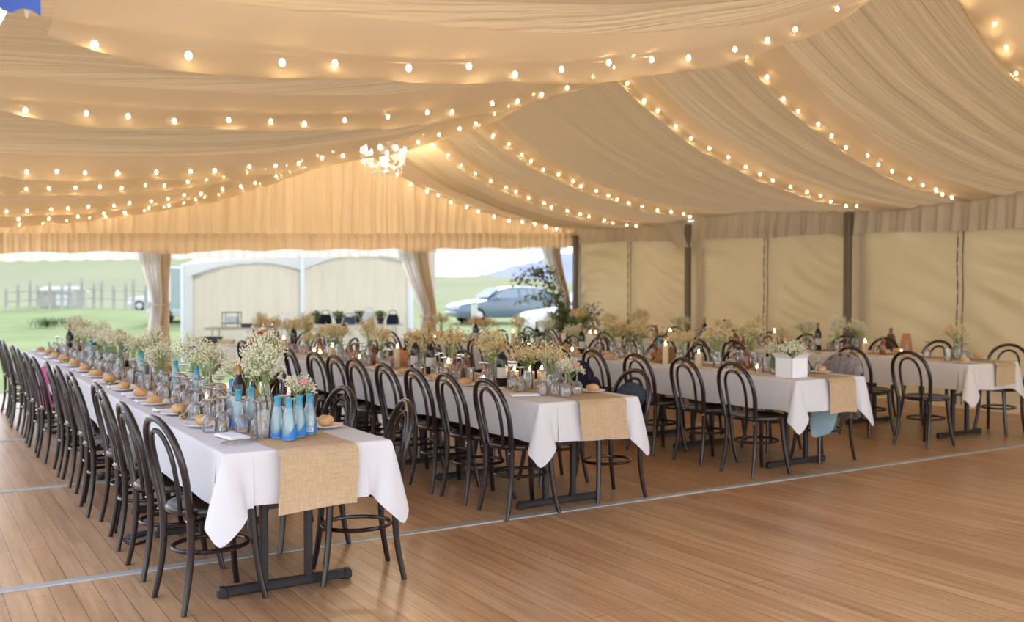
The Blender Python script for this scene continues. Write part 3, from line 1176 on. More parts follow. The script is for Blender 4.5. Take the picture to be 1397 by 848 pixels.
# ------------------------------------------------------------------ bentwood chair (faces +x)
def chair_tpl():
    parts = []
    seat = MB()
    n = 28
    rr = [(0.0, .437), (.10, .438), (.16, .442), (.178, .449), (.188, .456), (.200, .458), (.207, .451), (.208, .440), (.204, .428), (.19, .424), (.17, .428), (0.0, .428)]
    seat.lathe([(max(r, .002), z) for r, z in rr], n, (0.005, 0, 0))
    parts.append(('seat', seat.mesh('seat', 'bentwood')))
    hoop = MB()
    half = [(-.165, .168, .435), (-.178, .182, .52), (-.196, .195, .62), (-.218, .190, .71), (-.238, .158, .785), (-.252, .100, .835), (-.258, .045, .855), (-.260, 0, .859)]
    ctrl = half + [(x, -y, z) for x, y, z in reversed(half[:-1])]
    pts = spline(ctrl, 5)
    N = len(pts)
    hoop.tube(pts, lambda i: .0155 + .002 * abs(i - N / 2) / (N / 2), 10)
    inner = MB()
    half = [(-.178, .088, .438), (-.190, .100, .53), (-.210, .108, .64), (-.228, .100, .72), (-.243, .070, .775), (-.250, .03, .800), (-.251, 0, .804)]
    ctrl = half + [(x, -y, z) for x, y, z in reversed(half[:-1])]
    inner.tube(spline(ctrl, 5), .0115, 8)
    parts.append(('back_hoop', hoop.mesh('back_hoop', 'bentwood'), None, [('inner_hoop', inner.mesh('inner_hoop', 'bentwood'))]))
    bolt = MB()
    bolt.blob((0, 0, 0), (.008, .008, .008), 8, 5)
    mbolt = bolt.mesh('bolt', 'cutlery_steel')
    for s in (1, -1):
        m = MB()
        m.tube(spline([(-.163, .166 * s, .446), (-.160, .164 * s, .36), (-.163, .163 * s, .24), (-.178, .168 * s, .12), (-.202, .178 * s, 0)], 5),
               lambda i: .0185 - .00025 * i, 10)
        b = MB()
        b.blob((-.182, .172 * s, .415), (.006, .006, .006), 8, 5)
        parts.append(('leg', m.mesh('leg', 'bentwood'), None, [('bolt', b.mesh('bolt', 'cutlery_steel'))]))
        m = MB()
        m.tube(spline([(.152, .112 * s, .43), (.156, .118 * s, .34), (.164, .128 * s, .22), (.178, .142 * s, .10), (.196, .158 * s, 0)], 5),
               lambda i: .019 - .00025 * i, 10)
        parts.append(('leg', m.mesh('leg', 'bentwood')))
    ring = MB()
    ring.tube([(.0 + .172 * math.cos(a * PI / 18), .152 * math.sin(a * PI / 18), .255) for a in range(36)], .0105, 8, True)
    parts.append(('stretcher_ring', ring.mesh('stretcher_ring', 'bentwood')))
    return {'name': 'bentwood_chair', 'parts': parts}


CT = chair_tpl()
CR = random.Random(3)
CHAIRS = []
LEFT = [
    [4.65, 5.26, 5.82, 6.36, 6.80, 7.32, 7.92, 8.48, 9.08, 9.70, 10.30, 10.92, 11.52, 12.08, 12.62],
    [5.40, 5.90, 6.38, 6.88, 7.45, 7.95, 8.46, 8.98, 10.62],
    [5.57, 6.15, 6.75, 7.35, 7.95, 8.5, 9.05, 9.6, 10.15, 10.7, 11.25, 11.8],
    [5.72, 6.42, 7.2, 7.9, 8.5, 9.1, 9.7, 10.3, 10.9, 11.5, 12.1]]
LX = [1.20, 3.35, 5.66, 7.92]
RIGHT = [
    [4.66, 5.40, 6.05, 6.62, 7.15],
    [5.47, 6.13, 6.76, 7.38, 7.95, 8.5, 9.0, 9.5, 10.0, 10.5, 11.05, 11.6, 12.15],
    [5.73, 6.35, 6.95, 7.55, 8.1, 8.65, 9.2, 9.75, 10.3, 10.85, 11.4, 11.95],
    [5.85, 6.7, 7.35, 7.95, 8.55, 9.15, 9.75, 10.35, 10.95, 11.5, 12.1]]
RX = [1.93, 4.10, 6.58, 9.22]
for t in range(4):
    for side, ys, cx in ((0, LEFT[t], LX[t]), (1, RIGHT[t], RX[t])):
        for k, y in enumerate(ys):
            x = cx + CR.uniform(-.025, .03)
            rz = CR.uniform(-.07, .07) + (PI if side else 0)
            if (t, side, k) == (0, 1, 0):
                rz = PI - .20
            if (t, side, k) == (0, 0, 0):
                x, rz = 1.215, .14
            if (t, side, k) == (0, 0, 3):
                x += .07
            if t == 0 and side == 0 and k > 7:
                x -= .03
            if (t, side, k) == (3, 1, 0):
                rz = PI + .18
            if (t, side, k) == (3, 0, 1):
                x += .1
            if k > 0:
                Lt = (TABLES[t][3] - TABLES[t][2]) / NT
                bars = [TABLES[t][2] + Lt * (q + .5) + sg * (Lt / 2 - .34) for q in range(NT) for sg in (-1, 1)]
                for dy in (0, .05, -.05, .09, -.09, .13, -.13):
                    if all(min(abs(y + dy + o_ - b_) for o_ in (.11, -.11, .16, -.16)) > .052 for b_ in bars):
                        y += dy
                        break
            lab = 'dark bentwood chair, %s from near end, %s side of the %s' % (ORD[k], 'right' if side else 'left', TNAME[t])
            o = place(CT, (x, y, 0), rz, lab, 'chair', 'bentwood chairs along the long tables')
            CHAIRS.append((t, side, k, x, y, rz))
# ------------------------------------------------------------------ tableware templates
def single(name, mb, m):
    return {'name': name, 'mesh': mb.mesh(name, m), 'parts': []}


def T_glass_up():
    b = MB()
    b.lathe([(.0335, 0), (.038, .02), (.040, .045), (.036, .068), (.022, .085), (.007, .092)], 16, cap0=False, cap1=False)
    s = MB()
    s.lathe([(.007, .090), (.0045, .105), (.0042, .145), (.008, .156)], 10)
    f = MB()
    f.lathe([(.006, .153), (.030, .158), (.034, .161), (.034, .163), (.010, .164)], 18)
    return {'name': 'wine_glass', 'parts': [('bowl', b.mesh('bowl', 'cut_glass')), ('stem', s.mesh('stem', 'cut_glass')), ('foot', f.mesh('foot', 'cut_glass'))]}


def T_tumbler():
    b = MB()
    b.lathe([(.026, .001), (.028, .004), (.033, .05), (.036, .098), (.0345, .098), (.031, .05), (.026, .008)], 16, cap0=True, cap1=False)
    return single('tumbler', b, 'clear_glass')


def T_blue_bottle(front):
    b = MB()
    b.lathe([(.027, 0), (.0315, .004), (.0325, .05), (.0315, .09), (.025, .125), (.017, .15), (.0145, .165)], 20, cap1=False)
    n = MB()
    n.lathe([(.0185, .142), (.0155, .160), (.0148, .186), (.0158, .188), (.0158, .197), (.013, .200)], 16, cap0=False)
    l = MB()

    def lab(u, v):
        a = -2.2 + 4.4 * u
        top = .048 + .026 * math.sin(u * 7 + 1.2)
        z = .010 + (top - .010) * v
        r = .0331 + (.0004 if z < .06 else 0)
        return (r * math.cos(a), r * math.sin(a), z)
    l.slab(lambda u, v: lab(1 - u, v), 22, 5, .0006)
    w = MB()
    w.slab(lambda u, v: (.0338 * math.cos(.55 - 1.0 * u), .0338 * math.sin(.55 - 1.0 * u), .018 + .022 * v), 6, 2, .0004)
    sub = []
    if front:
        sub.append(('print_patch', w.mesh('print_patch', 'white_print'), 'white printed patch'))
        bars = MB()
        for k in range(7):
            a = .38 - k * .11
            bars.slab(lambda u, v, a=a: (.0343 * math.cos(a - .045 * u), .0343 * math.sin(a - .045 * u), .022 + .014 * v), 1, 1, .0003)
        sub.append(('barcode', bars.mesh('barcode', 'blue_label')))
    return {'name': 'water_bottle', 'parts': [('glass_body', b.mesh('glass_body', 'water_glass_blue')), ('neck', n.mesh('neck', 'blue_ice'), 'turquoise neck'),
                                              ('label', l.mesh('label', 'blue_label'), 'deep blue wave label', sub)]}


def T_wine():
    b = MB()
    b.lathe([(.034, 0), (.0375, .004), (.0375, .185), (.034, .205), (.018, .232), (.0145, .25), (.0145, .262)], 20, cap1=False)
    c = MB()
    c.lathe([(.0150, .250), (.0152, .298), (.0162, .300), (.0162, .306), (.0145, .308)], 16, cap0=False)
    l = MB()
    l.slab(lambda u, v: (.0381 * math.cos(1.4 - 2.8 * u), .0381 * math.sin(1.4 - 2.8 * u), .06 + .075 * v), 14, 3, .0005)
    return {'name': 'wine_bottle', 'parts': [('bottle_body', b.mesh('bottle_body', 'bottle_dark')), ('capsule', c.mesh('capsule', 'gold_foil'), 'copper foil capsule'),
                                             ('label', l.mesh('label', 'wine_label'), 'pale paper label')]}


GR = random.Random(77)


def gyp(base_z, h, spread, ns, nf, mouth, fsize=.0062, droop=0.0):
    """baby's breath: fine branching stems rising from a mouth, with clouds of tiny blossoms"""
    st, bl = MB(), MB()
    tips = []
    for k in range(ns):
        a = GR.uniform(0, 2 * PI)
        rr = spread * math.sqrt(GR.uniform(.02, 1))
        hh = h * (1 - .45 * (rr / spread) ** 2) * GR.uniform(.82, 1.08)
        p0 = Vector((mouth * GR.uniform(-.7, .7), mouth * GR.uniform(-.7, .7), base_z * .35))
        p1 = Vector((p0.x + rr * .25 * math.cos(a), p0.y + rr * .25 * math.sin(a), base_z + hh * .35))
        p2 = Vector((rr * math.cos(a), rr * math.sin(a), base_z + hh - droop * rr))
        st.tube(spline([p0, p1, p2], 3), .0013, 4)
        for q in range(3):
            t = GR.uniform(.35, .8)
            s = p1.lerp(p2, t)
            e = s + Vector((GR.uniform(-1, 1), GR.uniform(-1, 1), GR.uniform(.3, 1.2))) * spread * .28
            st.tube([s, e], .0008, 3)
            tips.append(e)
        tips.append(p2)
    for k in range(nf):
        t = GR.choice(tips)
        o = Vector((GR.gauss(0, 1), GR.gauss(0, 1), GR.gauss(0, .8))) * spread * .13
        bl.octa(t + o, fsize * GR.uniform(.6, 1.25))
    me = bl.mesh('blossoms', 'gypsophila', False)
    gold = me.copy()
    gold.materials.clear()
    gold.materials.append(MATS['gypsophila_warm_lit'])
    return st.mesh('stems', 'stem_green'), me, gold


def jar_mesh(h, r, nm='jar', m='clear_glass'):
    b = MB()
    b.lathe([(r * .88, 0), (r, .006), (r, h * .74), (r * .8, h * .84), (r * .78, h), (r * .72, h), (r * .74, h * .85), (r * .94, h * .73), (r * .93, .01)], 18, cap1=False)
    return b.mesh(nm, m)


def flower(mname, r, c, petals=True):
    m = MB()
    R = Matrix.Rotation(.4, 3, 'X')
    for lay in range(3):
        n = 7 - lay
        for k in range(n):
            a = 2 * PI * k / n + lay * .4
            rr = r * (1 - lay * .28)
            m.blob(Vector(c) + Vector((rr * .55 * math.cos(a), rr * .55 * math.sin(a), lay * r * .22)), (rr * .48, rr * .48, r * .34), 7, 5)
    m.blob(Vector(c) + Vector((0, 0, r * .5)), (r * .3, r * .3, r * .3), 7, 5)
    return m.mesh('bloom', mname)


GV = [gyp(.13, .24, .12, 30, 520, .022, .0066), gyp(.13, .20, .14, 32, 560, .024, .0066), gyp(.13, .27, .125, 30, 530, .022, .0066)]
GS = [gyp(.09, .15, .095, 18, 400, .014, .006), gyp(.09, .17, .085, 18, 380, .014, .006)]
J1, J2 = jar_mesh(.13, .036), jar_mesh(.135, .042)
JS = jar_mesh(.095, .027)


def T_gyp(v, jar, extra=None):
    p = [('jar', jar), ('stems', GV[v][0]), ('blossoms', GV[v][1])]
    return {'name': 'flower_jar', 'parts': p + (extra or [])}


def T_small_gyp(v, m):
    b = MB()
    b.lathe([(.022, 0), (.026, .004), (.026, .055), (.014, .075), (.0125, .095), (.0145, .098)], 14, cap1=False)
    return {'name': 'flower_bottle', 'parts': [('bottle', b.mesh('bottle', m)), ('stems', GS[v][0]), ('blossoms', GS[v][1])]}


def T_candle(r, h, flame=True):
    b = MB()
    b.lathe([(r * .97, 0), (r, .004), (r, h - .004), (r * .94, h), (r * .6, h - .008), (.003, h - .011)], 18)
    w = MB()
    w.tube([(0, 0, h - .012), (.001, 0, h + .006)], .0012, 5)
    f = MB()
    f.lathe([(.002, h + .003), (.007, h + .012), (.0054, h + .023), (.0008, h + .037)], 8)
    return {'name': 'pillar_candle', 'parts': [('wax_body', b.mesh('wax_body', 'wax')), ('wick', w.mesh('wick', 'wick'), None, [('flame', f.mesh('flame', 'flame_glow'), 'lit flame')])]}


def T_tealight():
    g = MB()
    g.lathe([(.026, 0), (.030, .004), (.033, .07), (.031, .07), (.0285, .006)], 14, cap1=False)
    b = MB()
    b.lathe([(.019, .006), (.019, .022), (.003, .021)], 12)
    f = MB()
    f.lathe([(.002, .024), (.0075, .034), (.0055, .045), (.0008, .058)], 8)
    return {'name': 'tealight_glass', 'parts': [('cup', g.mesh('cup', 'cut_glass')), ('tealight', b.mesh('tealight', 'wax'), None, [('flame', f.mesh('flame', 'flame_glow'), 'lit flame')])]}


def T_amber():
    b = MB()
    b.lathe([(.026, 0), (.030, .004), (.030, .105), (.024, .125), (.0135, .15), (.013, .175), (.015, .177), (.015, .186), (.011, .187)], 16, cap1=False)
    l = MB()
    l.slab(lambda u, v: (.0306 * math.cos(1.2 - 2.4 * u), .0306 * math.sin(1.2 - 2.4 * u), .035 + .05 * v), 10, 2, .0005)
    return {'name': 'amber_bottle', 'parts': [('bottle_body', b.mesh('bottle_body', 'amber_glass')), ('label', l.mesh('label', 'terracotta'), 'rust coloured label')]}


def T_roll(seed):
    r = random.Random(seed)
    m = MB()
    n, k = 16, 9
    rings = []
    for i in range(k):
        a = -PI / 2 + PI * (i + .15) / (k - .7)
        ring = []
        for j in range(n):
            b = 2 * PI * j / n
            q = 1 + .06 * math.sin(2 * b + seed) + .03 * math.sin(5 * b + seed * 2)
            z = max(0, .026 + .030 * math.sin(a))
            ring.append(Vector((.046 * math.cos(a) * math.cos(b) * q, .040 * math.cos(a) * math.sin(b) * q, z - (.006 * math.exp(-((math.cos(a) * math.sin(b)) / .25) ** 2) if a > .6 else 0))))
        rings.append(ring)
    m.loft(rings, True, True, True)
    return single('bread_roll', m, 'crust')


def T_plate(r=.088):
    m = MB()
    m.lathe([(r * .55, 0), (r * .62, .003), (r * .95, .012), (r, .014), (r * .98, .016), (r * .64, .008), (r * .3, .006), (.003, .006)], 28)
    return single('side_plate', m, 'ceramic')


def T_napkin():
    m = MB()
    for q in range(3):
        z = .002 + q * .004
        m.slab(lambda u, v: ((u - .5) * (.10 - q * .006), (v - .5) * (.19 - q * .008), z + .004 + .0012 * math.sin(v * 7 + q) * (1 - abs(2 * u - 1))), 4, 8, .0038)
    return single('napkin', m, 'napkin_cloth')


def T_knife():
    b = MB()
    b.slab(lambda u, v: ((u - .5) * (.018 - .010 * max(0, v - .75) * 4 * (1 - u)), v * .12, .003), 2, 12, .0018)
    h = MB()
    h.tube([(0, -.095, .004), (0, -.05, .004), (0, .002, .004)], lambda i: [.0052, .0058, .0038][i], 8)
    return {'name': 'table_knife', 'parts': [('blade', b.mesh('blade', 'cutlery_steel')), ('handle', h.mesh('handle', 'cutlery_steel'))]}


def T_fork():
    m = MB()
    m.slab(lambda u, v: ((u - .5) * (.008 + .016 * max(0, v - .35) ** .5), -.09 + v * .13, .004 + .004 * math.sin(v * PI)), 2, 10, .0018)
    for k in range(4):
        m.tube([(-.0085 + k * .0057, .038, .004), (-.0085 + k * .0057, .06, .007), (-.0085 + k * .0057, .088, .003)], .0014, 5)
    return single('table_fork', m, 'cutlery_steel')


def T_favour():
    j = jar_mesh(.055, .022, 'jar')
    f = MB()
    for k in range(14):
        a = GR.uniform(0, 6.28)
        rr = GR.uniform(0, .012)
        f.blob((rr * math.cos(a), rr * math.sin(a), .010 + .028 * GR.random()), (.007, .007, .007), 7, 5)
    c = MB()
    c.lathe([(.018, .052), (.018, .060), (.016, .062)], 12)
    return {'name': 'favour_jar', 'parts': [('jar', j), ('contents', f.mesh('contents', 'plum'), 'dark dried fruit'), ('stopper', c.mesh('stopper', 'cork'))]}


def T_sprig():
    m = MB()
    for k in range(9):
        a = 2 * PI * k / 9
        c = Vector((.022 * math.cos(a), .022 * math.sin(a), .016 + .010 * (k % 3)))
        m.blob(c, (.014, .006, .005), 6, 4, rot=Matrix.Rotation(a, 3, 'Z') @ Matrix.Rotation(-.5, 3, 'Y'))
    f = MB()
    f.blob((0, 0, .015), (.024, .022, .015), 10, 6)
    return {'name': 'fig_with_sprig', 'parts': [('fig', f.mesh('fig', 'crust')), ('leaves', m.mesh('leaves', 'leaf_green'))]}


def T_rust():
    """rust-coloured napkin folded over into a standing tent"""
    m = MB()

    def fn(u, v):
        t = (v - .5) * 2
        y = .055 * t * (1 - .15 * math.cos(u * 3))
        z = .145 * (1 - abs(t) ** 1.5) * (.82 + .18 * math.sin(u * PI)) + .002
        return ((u - .5) * .13 * (1 - .25 * (1 - abs(t))), y, z)
    m.slab(fn, 10, 20, .003)
    s = MB()
    s.slab(lambda u, v: ((u - .5) * .05, .054 - .045 * v - .0, .02 + .09 * v + .012), 3, 4, .002)
    return {'name': 'folded_napkin', 'parts': [('cloth', m.mesh('cloth', 'terracotta')), ('white_band', s.mesh('white_band', 'napkin_cloth'), 'white band')]}


def T_ribbed():
    m = MB()
    m.lathe([(.03, 0), (.034, .004), (.036, .15), (.040, .165), (.036, .165), (.032, .15), (.03, .008)], 28, cap1=False, wob=lambda k, z: .05 if k % 2 else 0)
    return {'name': 'ribbed_vase', 'parts': [('vase', m.mesh('vase', 'cut_glass')), ('stems', GV[2][0]), ('blossoms', GV[2][1])]}


def T_drink():
    j = jar_mesh(.14, .042, 'jar')
    d = MB()
    d.lathe([(.037, .008), (.039, .10), (.003, .10)], 16)
    return {'name': 'drink_jar', 'parts': [('jar', j), ('drink', d.mesh('drink', 'drink_red'), 'red drink')]}


TP = {
    'glass': T_glass_up(), 'tumbler': T_tumbler(), 'blue': T_blue_bottle(False), 'bluebar': T_blue_bottle(True), 'wine': T_wine(),
    'amber': T_amber(), 'candle': T_candle(.033, .11), 'candle_tall': T_candle(.028, .17), 'tea': T_tealight(), 'plate': T_plate(), 'napkin': T_napkin(),
    'knife': T_knife(), 'fork': T_fork(), 'favour': T_favour(), 'sprig': T_sprig(), 'rust': T_rust(), 'ribbed': T_ribbed(), 'drink': T_drink(),
    'gyp0': T_gyp(0, J1), 'gyp1': T_gyp(1, J2), 'gyp2': T_gyp(2, J1),
    'sg0': T_small_gyp(0, 'amber_glass'), 'sg1': T_small_gyp(1, 'clear_glass'),
    'roll0': T_roll(0), 'roll1': T_roll(1), 'roll2': T_roll(2),
}
TP['gyprose'] = {'name': 'flower_bottle', 'parts': TP['sg0']['parts'] + [('rose', flower('rose_pink', .026, (.02, -.05, .20)), 'pink rose')]}
TP['gypger'] = {'name': 'flower_jar', 'parts': TP['gyp0']['parts'] + [('gerbera', flower('gerbera_orange', .034, (.02, -.10, .30)), 'salmon orange bloom')]}
TP['gypred'] = {'name': 'flower_jar', 'parts': TP['gyp1']['parts'] + [('carnation', flower('carnation_red', .024, (-.05, -.07, .31)), 'dark red bloom')]}
TP['gypvio'] = {'name': 'flower_jar', 'parts': TP['gyp1']['parts'] + [('statice', flower('statice_violet', .020, (-.03, -.08, .30)), 'violet bloom')]}
GOLD = {}
for k_ in ('gyp0', 'gyp1', 'gyp2', 'sg0', 'sg1', 'gypger', 'gypred', 'ribbed', 'gyprose'):
    src = TP[k_]
    GOLD[k_] = {'name': src['name'], 'parts': []}
    for p_ in src['parts']:
        if p_[0] == 'blossoms':
            g_ = [q[2] for q in GV + GS if q[1] == p_[1]][0]
            GOLD[k_]['parts'].append(('blossoms', g_))
        else:
            GOLD[k_]['parts'].append(p_)
# kind key -> (stem of the label, category, group)
KINDS = {
    'glass': ('upturned wine glass', 'wine glass', 'upturned wine glasses'),
    'tumbler': ('clear tumbler', 'glass', 'tumblers on the long tables'),
    'blue': ('blue-tinted water bottle with turquoise neck', 'bottle', 'blue water bottles'),
    'wine': ('dark wine bottle with pale label', 'wine bottle', 'wine bottles'),
    'amber': ('brown glass bottle', 'bottle', 'brown bottles'),
    'candle': ('lit cream pillar candle', 'candle', 'pillar candles'),
    'candle_tall': ('tall lit cream candle', 'candle', 'tall candles'),
    'tea': ('lit tealight in glass cup', 'candle', 'tealights'),
    'plate': ('white side plate', 'plate', 'side plates'),
    'napkin': ('folded white napkin', 'napkin', 'white napkins'),
    'knife': ('steel table knife', 'knife', 'table knives'),
    'fork': ('steel table fork', 'fork', 'table forks'),
    'favour': ('little corked jar of dark fruit', 'jar', 'favour jars'),
    'sprig': ('fig with green sprig', 'fruit', 'figs with sprigs'),
    'rust': ('standing rust-coloured napkin', 'napkin', 'rust napkins'),
    'ribbed': ("ribbed vase of baby's breath", 'vase', 'ribbed vases'),
    'drink': ('jar of red drink', 'jar', 'jars of red drink'),
    'gyp': ("baby's breath in clear jar", 'flowers', "jars of baby's breath"),
    'sg': ("baby's breath in small bottle", 'flowers', "small bottles of baby's breath"),
    'roll': ('crusty bread roll', 'bread roll', 'bread rolls'),
}
FULL = {'gyprose': 'gyprose', 'gypger': 'gypger', 'gypred': 'gypred', 'gypvio': 'gypvio'}
SPECIAL = {'gyprose': "brown bottle of baby's breath with one pink rose", 'gypger': "clear jar of baby's breath with one salmon bloom",
           'gypred': "clear jar of baby's breath with one dark red bloom", 'gypvio': "clear jar of baby's breath with one violet bloom"}


def base_kind(k):
    for q in ('gyp0', 'gyp1', 'gyp2'):
        if k == q:
            return 'gyp'
    if k in ('sg0', 'sg1'):
        return 'sg'
    if k.startswith('roll'):
        return 'roll'
    return 'blue' if k == 'bluebar' else k


ITEMS = []
OCC = [[] for _ in TABLES]
TT = TZ + .0046


def free(t, x, y, r):
    return all((x - a) ** 2 + (y - b) ** 2 > (r + c) ** 2 for a, b, c in OCC[t])


def on_runner(t, x):
    x0, x1 = TABLES[t][:2]
    c = (x0 + x1) / 2 + [.02, .08, .09, .12][t]
    return abs(x - c) < [.185, .185, .15, .15][t] + .10


def put(t, kind, x, y, r, side=None, rz=0.0, dz=0.0, sc=1.0, force=True, occ=True):
    if not force and not free(t, x, y, r):
        return False
    if occ and not free(t, x, y, r):
        x0, x1, y0, y1 = TABLES[t]
        done = False
        for q in range(1, 9):
            for w_ in range(12):
                a, b = x + q * .014 * math.cos(w_ * PI / 6), y + q * .014 * math.sin(w_ * PI / 6)
                if x0 + r < a < x1 - r and y0 + r < b < y1 - r and free(t, a, b, r):
                    x, y, done = a, b, True
                    break
            if done:
                break
        if not done:
            return False
    if occ:
        OCC[t].append((x, y, r))
    ITEMS.append((t, kind, x, y, TT + dz + (.0038 if on_runner(t, x) else 0), side, rz, sc))
    return True


def putp(t, kind, px, py, r, **k):
    p = at(px, py, TZ)
    x0, x1, y0, y1 = TABLES[t]
    return put(t, kind, min(max(p.x, x0 + r), x1 - r), max(p.y, y0 + r), r, **k)


# --- larger things that stand among the tableware
HBP = (at(1219, 478, TZ).x + .16, at(1219, 478, TZ).y + .16)
GBP = (at(1243, 481, TZ).x + .05, at(1243, 481, TZ).y + .1)
VASE = at(364, 570, TZ)
OCC[0] += [(VASE.x, VASE.y, .045), (1.32, 4.70, .10), (1.345, 4.53, .10)]
OCC[2] += [(6.03, 5.57, .15), (6.16, 7.25, .17)]
OCC[3] += [(HBP[0], HBP[1], .13), (GBP[0], GBP[1], .10)]
# --- leftmost table, near end as the photograph shows it
for px, py, kd in ((379, 600, 'blue'), (394.5, 603, 'blue'), (408.5, 598.5, 'blue'), (422.5, 595, 'bluebar'), (325.5, 587, 'blue'), (343, 583, 'blue')):
    putp(0, kd, px, py, .032, rz=random.uniform(-2.6, -1.9) if kd == 'blue' else -1.95)
putp(0, 'tumbler', 362.5, 600, .037, sc=1.3)
putp(0, 'glass', 345, 597, .040)
putp(0, 'wine', 326, 576, .038, rz=-2.0)
putp(0, 'gyprose', 405, 574, .045)
putp(0, 'rust', 344, 566, .06, rz=.4)
for px, py in ((306, 588), (299, 574), (290, 590), (314, 596), (284, 571), (270, 573)):
    putp(0, 'glass', px, py, .041)
putp(0, 'favour', 312, 598, .022)
# --- second table near end
putp(1, 'candle', 723, 529, .034)
putp(1, 'candle', 739, 528, .034)
putp(1, 'gyprose', 712 + 63, 540.5, .03)
putp(1, 'gyp0', 751, 535, .04, sc=.9)
putp(1, 'wine', 685, 528, .038, rz=-2.0)
putp(1, 'drink', 711, 512, .042)
putp(1, 'ribbed', 672, 525, .04, sc=.95)
putp(1, 'amber', 620, 517, .03, rz=-2)
putp(1, 'wine', 587, 511, .038, rz=-1.8)
putp(1, 'glass', 757, 540, .036)
putp(1, 'glass', 766, 534, .036)
putp(1, 'glass', 700, 530, .036)
putp(1, 'napkin', 716, 540.5, .06, side='left', rz=1.2)
putp(1, 'sprig', 702, 536, .03)
putp(1, 'rust', 548, 500, .06, rz=.3)
# --- third table near end
putp(2, 'wine', 1069, 506, .038, rz=-2.0)
putp(2, 'tumbler', 1046, 508, .04, sc=1.2)
putp(2, 'gyp1', 990, 494, .04, sc=.95)
putp(2, 'gyp2', 1069, 497, .04, sc=1.05)
putp(2, 'sg1', 1055, 511, .03)
putp(2, 'bluebar', 932, 486, .032, rz=-1.9)
putp(2, 'drink', 1010, 500, .042)
putp(2, 'drink', 1028, 503, .042)
putp(2, 'candle_tall', 912, 496, .03)
putp(2, 'gyp0', 877, 483, .04)
putp(2, 'glass', 1122, 508, .036)
# --- rightmost table near end
putp(3, 'wine', 1180, 478, .038, rz=-2.0)
putp(3, 'gyp1', 1306, 490, .045, sc=1.05)
putp(3, 'gyp0', 1208, 477, .04, sc=.95)
putp(3, 'tumbler', 1293, 493, .04, sc=1.2)

PR = random.Random(8)
# --- flowers, bottles and candles down the middle
CENT = [
    ['gyp2', 'blue', 'gyp1', 'blue', 'tea', 'gypvio', 'blue', 'gyp0', 'blue', 'gyp1', 'rust', 'gyp2', 'blue', 'gyp1', 'blue', 'gyp0', 'blue', 'gypred', 'wine', 'gyp1', 'gyp0', 'gyp2', 'blue', 'wine', 'gyp1', 'amber', 'gyp0', 'wine', 'sg1', 'gyp2'],
    ['gyp1', 'candle', 'tea', 'gyp2', 'amber', 'candle', 'gypger', 'tea', 'wine', 'gyp1', 'candle_tall', 'gyp0', 'amber', 'gyp2', 'tea', 'amber', 'gypred', 'candle', 'gyp1', 'tea', 'amber', 'gyp2', 'gyp0', 'wine', 'candle', 'gyp1', 'amber', 'gypger', 'tea', 'gyp2'],
    ['tea', 'amber', 'gyp0', 'candle', 'gyp1', 'glass', 'amber', 'gyp2', 'glass', 'gypger', 'wine', 'tea', 'gyp1', 'amber', 'gyp0', 'wine', 'candle_tall', 'gyp2', 'amber', 'gypred', 'wine', 'gyp1', 'glass', 'amber', 'gyp0', 'tea'],
    ['glass', 'tea', 'amber', 'candle', 'gyp2', 'wine', 'gyp1', 'tea', 'candle_tall', 'gyp0', 'amber', 'gypred', 'glass', 'wine', 'gyp1', 'candle', 'amber', 'gyp2', 'gyp0', 'wine', 'glass', 'gyp1', 'tea', 'gypger']]
for t, (x0, x1, y0, y1) in enumerate(TABLES):
    ys = y0 + (.95 if t == 0 else .75)
    n = len(CENT[t])
    for j, kd in enumerate(CENT[t]):
        yc = ys + (y1 - .15 - ys) * j / n
        r = {'gyp': .07, 'blue': .033, 'wine': .039, 'amber': .031, 'candle': .034, 'candle_tall': .03, 'tea': .034, 'rust': .065, 'sg': .03}.get(base_kind(kd), .042)
        for tries in range(30):
            if put(t, kd, (x0 + x1) / 2 + (PR.uniform(-.03, .13) if t == 0 else PR.uniform(-.10, .12)), yc + PR.uniform(-.10, .10), r, rz=PR.uniform(0, 6.28) if kd != 'blue' else PR.uniform(-2.6, -1.8), force=False,
                   sc=PR.uniform(.92, 1.1) if 'gyp' in kd else 1.0):
                break
